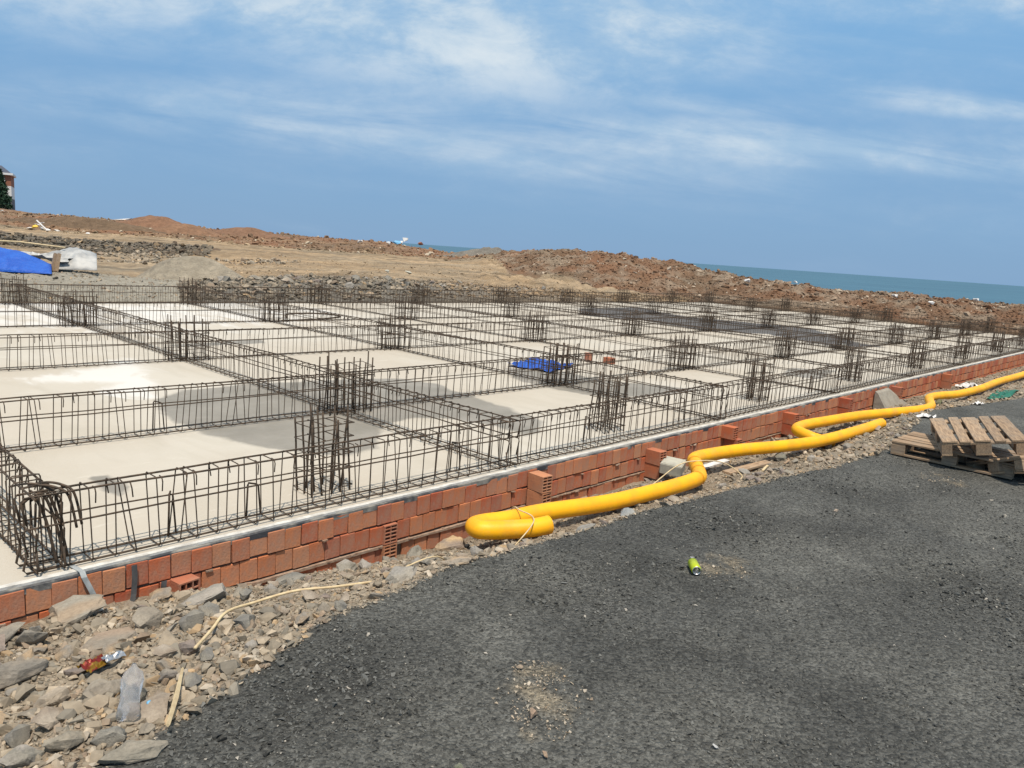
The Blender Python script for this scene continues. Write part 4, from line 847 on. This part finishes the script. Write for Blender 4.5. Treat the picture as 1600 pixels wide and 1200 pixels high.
# individual rocks in the bank behind the slab
r_ = np.random.default_rng(41)
for i in range(60):
    b = r_.uniform(300, 900); d0 = np.interp(b, PK, PD[:, 0]); d2 = np.interp(b, PK, PD[:, 2]); D = d0 + .5 + (d2 - d0) * r_.random(); X, Y = at_bearing(b, D); X, Y = float(X[0]), float(Y[0])
    if Y < SLAB[3] + .3: continue
    s_ = r_.uniform(.3, .55) if b < 620 else r_.uniform(.25, .4); ki = r_.integers(21); o = bpy.data.objects.new('rock', RM[ki]); C.objects.link(o)
    o.location = (X, Y, float(far_h(np.array([X]), np.array([Y]))[0]) + .12 * s_); o.scale = (s_, s_ * .9, s_ * .75); o.rotation_euler = (r_.normal(0, .3), r_.normal(0, .3), r_.uniform(0, 6))
    spot = 'right of the gravel heap' if b < 390 else 'left of the whitish boulder' if b < 458 else 'right of the whitish boulder' if b < 540 else 'in the grey middle stretch' if b < 620 else 'where the bank turns tan' if b < 760 else 'towards the spoil ridge'
    tag(o, '%s %s rock in the bank behind the slab, %s' % ('big' if s_ > .42 else 'smaller', CN[ki % 7], spot), 'rock', 'rocks in the bank behind the slab')
X, Y = at_bearing(458, 24.6); X, Y = float(X[0]), float(Y[0])
o = bpy.data.objects.new('rock', rock_mesh(80, 18, 2, .6, .03, ((.62, .59, .55), (.5, .48, .45)))); C.objects.link(o); o.location = (X, Y, .12); o.scale = (.95, .7, .5); tag(o, 'large whitish flat boulder in the dark bank behind the slab', 'boulder', 'rocks in the bank behind the slab')

# ------------------------------------------------------------------ yellow pipe
PR = .073
def zt(x, y): return float(near_h(x, y, False))
def ribbed(path, name, parent, r=PR, seg=18):
    P = crspline(path, 8); mb = MB(); mb.tube(P, r, seg, cap=False); return mb, P
P1 = [(4.225, 3.455), (4.10, 3.50), (3.95, 3.60), (3.82, 3.68), (3.775, 3.74), (3.80, 3.80), (3.90, 3.80), (4.10, 3.745), (4.44, 3.70), (5.05, 3.54), (5.60, 3.48), (6.12, 3.45), (6.42, 3.47), (6.56, 3.54), (6.74, 3.68), (6.95, 3.82), (7.30, 3.86), (7.85, 3.76), (8.45, 3.57), (9.14, 3.42), (10.1, 3.36), (11.04, 3.32)]
P2 = [(9.66, 3.46), (9.50, 3.51), (9.39, 3.62), (9.55, 3.86), (9.95, 3.92), (10.5, 3.86), (11.4, 3.74), (12.3, 3.52), (13.0, 3.36), (13.5, 3.36), (14.05, 3.52), (14.5, 3.64), (15.0, 3.60), (15.6, 3.46), (17, 3.40), (18.6, 3.44), (20.9, 3.40), (24, 3.5), (28, 3.5)]
def pipe(path, label, zc):
    path = [(x * 1.05, y * 1.05) for x, y in path]; zc0 = zc; zc = lambda i: zc0(i) - .10
    t_ = thing('yellow_pipe', label, 'plastic pipe', (path[0][0], path[0][1], zc(0)), group='yellow drainage pipes'); o3 = Vector((path[0][0], path[0][1], zc(0)))
    P = crspline([(x, y, zc(i)) for i, (x, y) in enumerate(path)], 8); P = [p - o3 for p in P]
    outer = MB().tube(P, PR, 20, cap=False); outer.build('pipe_wall', M['yellow'], t_, True)
    inner = MB().tube(P, PR - .006, 20, cap=False); inner.build('pipe_lining', M['yellow_in'], t_, True)
    for k in (0, -1):
        p = P[k]; d = (P[1] - P[0]).normalized() if k == 0 else (P[-1] - P[-2]).normalized(); rim = MB(); a = d.cross(Vector((0, 0, 1))).normalized(); b2 = a.cross(d)
        rim.tube([p + a * ((PR - .002) * math.cos(q_)) + b2 * ((PR - .002) * math.sin(q_)) for q_ in np.linspace(0, 2 * math.pi, 24, endpoint=False)], .005, 6, closed=True); rim.build('pipe_rim', M['yellow'], t_, True)
    return t_, P, o3
z1 = [.02, .01, .0, 0, .0, .0, .0, 0, 0, 0, 0, 0, 0, .0, .02, .02, .0, 0, 0, .0, 0, .02]
pp, PP, oo = pipe(P1, 'bright yellow plastic pipe looped back at its open near end beside the wall', lambda i: z1[i])
# collar seams at the bend
for s_ in (6.72, 6.93, 7.14):
    j = min(range(len(PP)), key=lambda i: abs((PP[i] + oo).x - s_)); MB().tube([PP[j - 1].lerp(PP[j], .6), PP[j].lerp(PP[j + 1], .4)], PR + .005, 20, cap=False).build('collar', M['yellow'], pp, True)
pipe(P2, 'second yellow plastic pipe, U-bent at its near end and winding on to the right', lambda i: (-.10, -.06, -.02)[i] if i < 3 else .0)
def cord(name, pts, r, mat, label, cat='cord', lift=.01, group=None, flat=None):
    P = crspline([(x, y, z) for x, y, z in pts], 8); o = MB().tube(P, r, 8).build(name, mat, None, True); tag(o, label, cat, group); return o
def on(x, y, dz=.02):
    x, y = adj(x, y); return (x, y, float(near_h(x, y)) + dz)
cord('cord', [(3.99, 3.60, -.17), (4.2, 3.60, -.03), (4.3, 3.68, .0), (4.35, 3.86, -.01), (4.41, 3.98, -.03), (4.46, 4.1, -.15)], .005, M['cream'], 'thin pale cord tied around the near end of the yellow pipe', group='cords')
cord('cord', [on(5.4, 3.75, .02), on(6.0, 3.80, .06), (6.8, 3.92, -.05), (7.05, 3.8, -.01), (7.3, 3.67, -.04), on(6.95, 3.3, .02), on(6.75, 3.2, .02)], .006, M['cream'], 'thin pale cord looped over the pipe bend', group='cords')
cord('cord', [on(2.60, 3.42, .03), on(2.376, 3.46, .05), on(2.177, 3.568, .05), on(1.977, 3.623, .06), on(1.771, 3.54, .06), on(1.609, 3.379, .05), on(1.442, 3.185, .05)], .0085, M['cream'], 'pale cream hose curving over the rubble towards the wall', 'hose', group='cords')
cord('cord', [on(3.25, 3.5, .02), on(3.1, 3.42, .04), on(2.95, 3.40, .05), on(2.78, 3.44, .03)], .006, M['cream'], 'short pale cord lying left of the pipe loop', group='cords')
o = MB().tube([on(1.30, 2.99, .06), on(1.186, 2.789, .055), on(1.075, 2.60, .05)], [.006, .011, .008], 4).build('stick', M['cream'], None); tag(o, 'flat pale wooden stick pointing down to the gravel edge', 'stick')
for i, (x, y, a, L) in enumerate([(7.6, 3.35, .25, .28), (7.9, 3.25, .15, .2), (5.2, 3.9, .3, .35)]):
    o = MB().box(-L / 2, L / 2, -.012, .012, -.006, .006).build('stick', M['wood'] if i else M['cream'], None); o.location = on(x, y, .035); o.rotation_euler = (0, 0, a); tag(o, ['thin orange-tinted stick on the rubble below the pipe bend', 'thin brown stick on the rubble right of the pipe bend', 'thin lath lying behind the first pipe run'][i], 'stick')

# ------------------------------------------------------------------ pallets
def pallet(label, loc, rot, L=1.2, Wd=.8, wreck=False):
    t_ = thing('wooden_pallet', label, 'pallet', loc, rot, 'broken wooden pallets')
    bt = .022; bh = .095
    def part(nm, x0, x1, y0, y1, z0, z1, jit=.003):
        me = MB().box(-(x1 - x0) / 2, (x1 - x0) / 2, -(y1 - y0) / 2, (y1 - y0) / 2, -(z1 - z0) / 2, (z1 - z0) / 2).mesh(nm)
        bm = bmesh.new(); bm.from_mesh(me); bmesh.ops.bevel(bm, geom=bm.edges[:], offset=.002, segments=1, affect='EDGES'); bm.to_mesh(me); bm.free()
        o = link(nm, me, M['wood'], t_, ((x0 + x1) / 2, (y0 + y1) / 2, (z0 + z1) / 2), (rng.normal(0, jit), rng.normal(0, jit), rng.normal(0, jit * 2))); return o
    for y in (0, Wd / 2 - .0725, Wd - .1): part('runner', 0, L, y, y + (.1 if y != Wd / 2 - .0725 else .145), 0, bt)
    for x in (0, L / 2 - .0725, L - .145):
        for y in (0, Wd / 2 - .0725, Wd - .1): part('block', x, x + .145, y, y + (.1 if y != Wd / 2 - .0725 else .145), bt + .0005, bt + bh)
    for x in (0, L / 2 - .0725, L - .145): part('stringer', x, x + .145, 0, Wd, bt + bh + .0005, 2 * bt + bh)
    ws = [.145, .10, .145, .10, .145]; g_ = (Wd - sum(ws)) / 4; y = 0
    for w in ws: part('deck_board', -.005, L + .005, y, y + w, 2 * bt + bh + .001, 3 * bt + bh, .005); y += w + g_
    return t_
pallet('lower wooden pallet lying flat on the gravel, its left corner clear', (9.27, 2.64, ZG + .012), (0, 0, -math.pi / 2))
def frame_rot(e1, e2):
    a = Vector(e1).normalized(); c = a.cross(Vector(e2)).normalized(); b2 = c.cross(a); return Matrix((a, b2, c)).transposed().to_euler(), c
FL, FR_, BL = Vector((9.08, 2.09, .302)), Vector((9.34, 1.38, .447)), Vector((10.17, 2.50, .35))
er, nrm_ = frame_rot(BL - FL, FL - FR_)      # local x = board direction, local y from right to left
pallet('upper wooden pallet lying tilted across the lower one, five deck boards up', tuple(FR_ - nrm_ * .161), er, L=1.18, Wd=.78)
er2, n2_ = frame_rot(Vector((.75, -.55, .02)), Vector((.4, .6, -.28)))
pallet('third broken pallet at the right edge, standing skewed on the lower one', (9.05, 1.32, .17), er2, L=1.1, Wd=.75)

# ------------------------------------------------------------------ litter on the gravel
def lathe(prof, seg=20):
    mb = MB(); n = len(prof)
    for (z, r) in prof:
        for k in range(seg): th = 2 * math.pi * k / seg; mb.v.append((r * math.cos(th), r * math.sin(th), z))
    for i in range(n - 1):
        for k in range(seg): k2 = (k + 1) % seg; mb.f.append([i * seg + k, i * seg + k2, (i + 1) * seg + k2, (i + 1) * seg + k])
    mb.f.append(list(range(seg))[::-1]); mb.f.append([(n - 1) * seg + k for k in range(seg)]); return mb
can_dir = Vector((-.62, -.55, .02))
t_ = thing('drink_can', 'crushed-end lime green drink can lying on the gravel, silver end facing out', 'drink can', (4.38, 2.32, float(near_h(4.38, 2.32)) + .035), can_dir.to_track_quat('Z', 'Y').to_euler())
lathe([(-.075, .026), (-.068, .033), (.055, .033), (.066, .027)]).build('can_body', M['lime'], t_, True)
lathe([(.066, .0275), (.071, .028), (.071, .024), (.066, .023)]).build('can_end', M['silver'], t_, True)
MB().box(-.010, .010, -.018, .004, .067, .0685).build('pull_tab', M['silver'], t_)
MB().box(-.002, .002, -.0345, -.0325, -.04, .03).build('stripe', M['silver'], t_)
bx, by = adj(1.07, 2.93); bz = float(near_h(bx, by)) + .10
bd_ = Vector((.16, .34, .06))
t_ = thing('plastic_bottle', 'crumpled clear plastic bottle lying on the rocks at lower left', 'plastic bottle', (bx, by, bz), bd_.to_track_quat('Z', 'Y').to_euler())
prof = [(-.17, .030), (-.165, .040)] + [(-.15 + i * .02, .043 - (.003 if i % 2 else 0)) for i in range(11)] + [(.09, .040), (.13, .020), (.145, .014), (.155, .014)]
bme = lathe(prof, 18); bme.v = [(x * (1 + .08 * math.sin(z * 30)), y * .86, z) for x, y, z in bme.v]; bme.build('bottle_body', M['clear'], t_, True)
cx_, cy_ = adj(1.10, 2.84); o = lathe([(0, .011), (.010, .011)], 14).build('bottle_cap', M['bluecap'], None, True); o.location = (cx_, cy_, float(near_h(cx_, cy_)) + .055); o.rotation_euler = (.9, .5, 0); tag(o, 'pale blue bottle cap beside the clear bottle', 'bottle cap')
def crumple(name, cx_, cy_, w, d, hgt, mat, label, cat, z0=None, seed=1, n=12, rot=0.0, group=None, hf=near_h):
    xs_ = np.linspace(-w / 2, w / 2, n); ys_ = np.linspace(-d / 2, d / 2, n); A, B = np.meshgrid(xs_, ys_, indexing='ij')
    e = .12 * fbm(A / w * 6 + seed, B / d * 6, 2); A2 = A + e * w; B2 = B + e * d
    c_, s_ = math.cos(rot), math.sin(rot); Xr = A2 * c_ - B2 * s_; Yr = A2 * s_ + B2 * c_
    base = hf(cx_ + Xr, cy_ + Yr, False) if z0 is None else z0
    Z = base + .012 + hgt * (np.abs(fbm(A / w * 4 + seed, B / d * 4 + seed, 3)) * 2.2 + .25 * np.cos(A / w * 3.1) * np.cos(B / d * 3.1)); idx = np.arange(n * n).reshape(n, n)
    F = np.stack([idx[:-1, :-1], idx[1:, :-1], idx[1:, 1:], idx[:-1, 1:]], -1).reshape(-1, 4)
    zc = float(np.mean(Z)); o = link(name, np_mesh(name, np.stack([Xr, Yr, Z - zc], -1).reshape(-1, 3), F, False), mat); o.location = (cx_, cy_, zc)
    md = o.modifiers.new('thickness', 'SOLIDIFY'); md.thickness = .002; tag(o, label, cat, group); return o
x, y = adj(1.09, 3.40); crumple('wrapper', x, y, .12, .09, .03, M['redfoil'], 'crumpled red foil wrapper among the rocks', 'wrapper', float(near_h(x, y)) + .03, 3, 9, .4)
x, y = adj(1.16, 3.37); crumple('wrapper', x, y, .09, .06, .03, M['silver'], 'torn silver foil scrap right of the red wrapper', 'wrapper', float(near_h(x, y)) + .035, 4, 8, .2)
for i, (x, y, s_, lab) in enumerate([(3.35, 3.95, .09, 'crumpled white paper scrap below the wall gap'), (6.35, 3.95, .16, 'crumpled white plastic bag just right of the pipe bend'), (6.2, 4.3, .12, 'white plastic scrap at the wall foot behind the pipe bend'),
                                    (12.9, 4.25, .3, 'whitish plastic sheet scrap behind the far pipe wiggle'), (19.5, 4.15, .5, 'pale plastic sheet behind the far end of the pipe'), (12.3, 3.1, .25, 'pale plastic scrap on the rubble beyond the pipe end'), (14.6, 2.95, .2, 'white scrap on the rubble left of the green netting'), (9.6, 4.2, .30, 'pinkish white plastic scrap in the pipe bend against the wall')]):
    crumple('plastic_scrap', x, y, s_, s_ * .7, s_ * .3, M['white'], lab, 'litter', None, 10 + i, 9, i, 'white plastic scraps')
crumple('netting', 17.4, 3.1, 2.0, .35, .08, M['green'], 'bunched green netting on the rubble at the far right', 'netting', None, 31, 16, .1)
# planks and pale laths lying between wall and pipe
for i, (x, y, L, w, a, mt_, lab) in enumerate([(6.0, 4.12, .9, .09, .02, 'wood', 'short weathered plank between the wall and the first pipe run'), (8.1, 4.22, .8, .08, .05, 'white', 'pale board at the wall foot behind the pipe'), (8.0, 3.72, 1.0, .10, -.02, 'wood', 'weathered plank lying under the pipe past its bend'), (11.1, 3.66, 2.2, .06, -.06, 'white', 'long pale lath between the two yellow pipes')]):
    t_ = MB().box(-L / 2, L / 2, -w / 2, w / 2, -.011, .011).build('plank', M[mt_], None); t_.location = (x, y, float(near_h(x, y, False)) + .045); t_.rotation_euler = (.05, .03, a); tag(t_, lab, 'plank', 'loose boards by the pipe')
# pale concrete block by the pipe bend
t_ = thing('concrete_block', 'pale square concrete block resting by the wall at the pipe bend', 'concrete block', (7.35, 4.30, -.30), (.05, -.12, .35))
bm = bmesh.new(); bmesh.ops.create_cube(bm, size=1); [setattr(v, 'co', Vector((v.co.x * .26, v.co.y * .24, v.co.z * .12 + .06))) for v in bm.verts]; bmesh.ops.bevel(bm, geom=bm.edges[:], offset=.008, segments=2, affect='EDGES')
me = bpy.data.meshes.new('block_body'); bm.to_mesh(me); bm.free(); link('block_body', me, M['kerbstone'], t_)
MB().box(-.10, .10, -.09, .09, .1205, .124).build('block_lid', M['kerbstone'], t_)
# straps hanging over the wall
def strap(x0, z_, pts, w, mat, label):
    mb = MB()
    for (x, y, z) in pts: mb.v += [(x - w / 2, y, z), (x + w / 2, y, z)]
    for i in range(len(pts) - 1): mb.f.append([2 * i, 2 * i + 1, 2 * i + 3, 2 * i + 2])
    o = mb.build('strap', mat, None); md = o.modifiers.new('t', 'SOLIDIFY'); md.thickness = .003; tag(o, label, 'strap', 'straps over the wall'); return o
strap(0, 0, [(1.40, 4.70, .010), (1.42, 4.60, .004), (1.42, 4.565, -.02), (1.45, 4.55, -.10), (1.49, 4.535, -.22), (1.50, 4.50, -.27)], .030, M['strap'], 'pale grey flat strap hanging over the wall near the left corner')
strap(0, 0, [(1.70, 4.575, -.02), (1.70, 4.570, -.10), (1.69, 4.565, -.2), (1.67, 4.55, -.27)], .032, M['strap_dark'], 'dark grey strap hanging down the wall right of the pale one')
strap(0, 0, [(1.875, 4.572, -.17), (1.87, 4.57, -.22), (1.86, 4.55, -.28)], .034, M['strap_dark'], 'short dark strap beside the six-hole orange brick')

# ------------------------------------------------------------------ things on the slab
for i, (x, y, lab) in enumerate([(11.75, 8.95, 'single red brick standing on the slab, left of a pair'), (11.95, 8.60, 'single red brick on the slab, right of a pair')]):
    o = bpy.data.objects.new('brick', hb6 if i else bmeshes[0]); C.objects.link(o); o.location = (x, y, .06 if i else .09); o.rotation_euler = (0, 0, .4 * i - .6); tag(o, lab, 'brick', 'loose red bricks on the slab')
crumple('blue_sheet', 10.25, 8.85, 1.0, .85, .12, M['blue'], 'folded bright blue sheet lying on the slab between cages', 'sheet', 0.0, 51, 16, .3)
for i, (x, y, L, a) in enumerate([(21.6, 7.9, .9, .1)]):
    o = MB().box(-L / 2, L / 2, -.12, .12, 0, .06).build('board', M['membrane'], None); o.location = (x, y, .01); o.rotation_euler = (0, 0, a); tag(o, 'dark board lying on the slab towards the right', 'board')
P = crspline([(9.9, 16.8, .02), (10.4, 17.6, .02), (11.3, 17.6, .02), (11.5, 16.9, .02), (10.6, 16.4, .02), (9.4, 16.2, .02)], 6)
o = MB().tube(P, .02, 6).build('hose', M['rebar'], None, True); tag(o, 'dark hose looped on the slab near its rear edge', 'hose')

# ------------------------------------------------------------------ background left: tarpaulins, poles, litter
def xy(b, D): X, Y = at_bearing(b, D); return float(X[0]), float(Y[0])
def fh(x, y): return float(far_h(np.array([x]), np.array([y]))[0])
def tent(name, b0, b1, D, ztop, zbot, mat, label, cat, seed, depth=1.6):
    n, k = 26, 12; V = []
    for i in range(n):
        f_ = i / (n - 1); b = b0 + (b1 - b0) * f_
        for j in range(k):
            g_ = j / (k - 1); x, y = xy(b, D + depth * g_); zt_ = np.interp(f_, *zip(*ztop)); zb = np.interp(f_, *zip(*zbot))
            wob = float(fbm(np.array(f_ * 6 + seed), np.array(g_ * 4 + seed), 3)); V.append((x, y, zb + (zt_ - zb) * math.sin(g_ * math.pi / 2 * 1.15) ** .9 + wob * .14 * min(1, g_ * 3)))
    idx = np.arange(n * k).reshape(n, k); F = np.stack([idx[:-1, :-1], idx[1:, :-1], idx[1:, 1:], idx[:-1, 1:]], -1).reshape(-1, 4)
    V = np.array(V); c0 = V.mean(0); o = link(name, np_mesh(name, V - c0, F, True), mat); o.location = c0; md = o.modifiers.new('t', 'SOLIDIFY'); md.thickness = .01; return tag(o, label, cat)
tent('tarpaulin', -60, 78, 22.4, [(0, 1.05), (.42, 1.05), (.6, .98), (1, .62)], [(0, .36), (1, .42)], M['blue'], 'bright blue tarpaulin draped over a low stack at the left edge', 'tarpaulin', 3)
tent('plastic_sheeting', 84, 150, 24.2, [(0, .95), (.5, 1.12), (1, .95)], [(0, .45), (1, .5)], M['plastic_sheet'], 'greyish plastic sheeting heaped right of the blue tarpaulin', 'sheeting', 8)
crumple('plastic_sheeting', *xy(55, 24.8), 2.6, 1.2, .35, M['plastic_sheet'], 'dirty pale sheeting behind the blue tarpaulin', 'sheeting', .62, 61, 16, -.8)
x0, y0 = xy(-40, 25.5); x1, y1 = xy(100, 25.2); o = MB().tube([(x0, y0, 1.15), ((x0 + x1) / 2, (y0 + y1) / 2, 1.18), (x1, y1, 1.10)], .03, 6).build('pole', M['cream'], None, True); tag(o, 'long pale pole lying above the blue tarpaulin', 'pole')
for i, (b, lab) in enumerate([(82, 'left of two short grey planks leaning by the blue tarpaulin'), (88, 'right of two short grey planks leaning by the blue tarpaulin')]):
    x0, y0 = xy(b - 3, 23.4); x1, y1 = xy(b + 3, 23.7); o = MB().tube([(x0, y0, .42), (x1, y1, .95)], .06, 4).build('plank', M['wood'], None); tag(o, lab, 'plank', 'planks by the tarpaulin')
def blob_obj(name, b, D, s_, mat, label, cat, dz=.0, sc=(1, 1, .8), group=None):
    x, y = xy(b, D); v, f = HV[int(b) % 14]; o = link(name, np_mesh(name, v, f), mat); o.location = (x, y, fh(x, y) + s_ * .3 + dz); o.scale = (s_ * sc[0], s_ * sc[1], s_ * sc[2]); o.rotation_euler = (.2, .1, b); return tag(o, label, cat, group)
blob_obj('yellow_sack', 55, 59, .9, simple('yellow_sack', (.75, .48, .05), (.7, .5, .1), .6), 'yellow sack in the litter at the far left', 'sack')
for i, (b, D, s_) in enumerate([(47, 59, .5), (64, 59, .6), (74, 58, .6), (66, 63, .5), (71, 64, .55), (77, 64, .45), (88, 57.5, .4), (137, 55, .4), (57, 62, .5), (3, 75, .5), (8, 76, .4)]):
    blob_obj('litter_scrap', b, D, s_, M['white'], 'pale litter scrap on the far left ground, ' + ['just left of the yellow sack', 'just right of the yellow sack', 'under the foot of the white pole', 'above the white pole, left one', 'above the white pole, middle one', 'above the white pole, right one', 'right of the white pole', 'well right, below the dark brown heap', 'right above the yellow sack', 'in front of the building, left one', 'in front of the building, right one'][i], 'litter', 0, (1.3, .8, .5), 'pale scraps on the far left ground')
x0, y0 = xy(57, 58.6); x1, y1 = xy(73, 58.6); o = MB().tube([(x0, y0, fh(x0, y0) + .75), (x1, y1, fh(x1, y1) + .1)], .07, 5).build('pole', M['white'], None); tag(o, 'white pole propped beside the yellow sack', 'pole')
o = blob_obj('white_canopy', 197, 78, 1.0, M['white'], 'flat white sheet on the skyline left of the red heaps', 'sheet', .0, (3.6, 1, .45))
for (b, D, s_, mt_, lab, dz) in [(632, 74, 1.15, 'white', 'round white object standing on the skyline by the sea', .35), (621, 73, .9, 'bluecap', 'pale blue object left of the round white one', .0), (626, 73.5, .8, 'white', 'small pale object between the two on the skyline', .1), (657, 75, 1.0, 'facade_brick', 'dark red object on the skyline, right of the white ones', .1), (608, 70, .7, 'white', 'whitish boulder on the skyline left of the white objects', .1), (563, 66, .7, 'white', 'pale upright stone on the far ridge', .3), (1402, 38.5, .5, 'white', 'white lump on the spoil ridge at the right', .05), (1528, 37, .5, 'white', 'white stone on the spoil ridge near the right edge', .1), (1462, 36.5, .45, 'white', 'pale broken slab on the right spoil ridge', .05), (1170, 43.6, .5, 'white', 'pale lump on the crest of the spoil ridge', .1), (1245, 42.5, .4, 'white', 'small pale lump on the ridge crest', .1), (608, 33, .35, 'kerbstone', 'pale stone on the flat ground behind the rock bank', 0), (640, 34, .4, 'kerbstone', 'pale flat stone on the level ground', 0)]:
    blob_obj('pale_lump', b, D, s_, M[mt_], lab, 'rubble', dz, (1.1, .9, .8))

# ------------------------------------------------------------------ building and conifer at the far left
D0 = 140; ux, uy = xy(19.5, D0); ang = math.atan2(uy, ux) - math.pi / 2 - .05
bld = thing('apartment_building', 'small apartment block with brown and white bands at the left edge', 'building', (ux, uy, 3.0), (0, 0, ang))
# local x to the left is negative, y away from the camera
MB().box(-14, 0, 0, 10, 0, 2.0).build('ground_storey', M['facade_grey'], bld)
MB().box(-14, -.001, .001, 10, 2.0, 4.15).build('middle_storey', M['facade_white'], bld)
MB().box(-14, 0, 0, 10, 4.15, 6.05).build('upper_storey', M['facade_brick'], bld)
MB().box(-14.4, .35, -.4, 10.4, 6.05, 6.4).build('cornice', M['facade_white'], bld)
mb = MB(); mb.v = [(-14.2, -.2, 6.4), (.1, -.2, 6.4), (.1, 10.2, 6.4), (-14.2, 10.2, 6.4), (-12.2, 3, 7.75), (-1.5, 3, 7.75), (-1.5, 7, 7.75), (-12.2, 7, 7.75)]; mb.f = [[0, 1, 5, 4], [1, 2, 6, 5], [2, 3, 7, 6], [3, 0, 4, 7], [4, 5, 6, 7], [0, 3, 2, 1]]
mb.build('roof', M['slate'], bld)
for zz in (2.6, 4.6):
    for xx in (-5.2, -8.6, -12):
        f_ = MB().box(xx - .7, xx + .7, -.06, .02, zz, zz + 1.15).build('window', M['facade_white'], bld); MB().box(xx - .6, xx + .6, -.075, -.061, zz + .08, zz + 1.07).build('pane', M['glass_dark'], f_)
f_ = MB().box(-1.9, -.9, -.06, .02, 4.5, 5.5).build('window', M['facade_white'], bld); MB().box(-1.8, -1.0, -.075, -.061, 4.58, 5.42).build('pane', M['glass_dark'], f_)
def conifer(b, D, h, rad, label, seed):
    x, y = xy(b, D); z0 = fh(x, y); t_ = thing('conifer_tree', label, 'tree', (x, y, z0 - .1)); MB().tube([(0, 0, 0), (.05, 0, h * .5), (0, 0, h)], [.22, .12, .03], 8).build('trunk', M['bark'], t_, True)
    r2 = np.random.default_rng(seed); n = 2600; hh = r2.random(n) ** .8; lay = np.sin(hh * 26) * .14 + 1; rr = rad * (1 - hh ** 1.5) * lay * (r2.random(n) ** .45); th = r2.uniform(0, 6.28, n)
    Cc = np.stack([rr * np.cos(th), rr * np.sin(th), .3 + hh * (h - .2) - .12 * rr], -1); s2 = r2.uniform(.10, .24, n)
    tri = r2.standard_normal((n, 4, 3)) * s2[:, None, None]; V = (Cc[:, None] + tri).reshape(-1, 3); F = np.arange(n * 4).reshape(n, 4)
    link('foliage', np_mesh('foliage', V, F), M['leaf'], t_)
conifer(1.5, 136, 6.6, 1.75, 'dark green conifer standing in front of the building at the left edge', 3)
conifer(10, 137, 2.2, .8, 'low dark bush between the conifer and the building corner', 4) if False else None
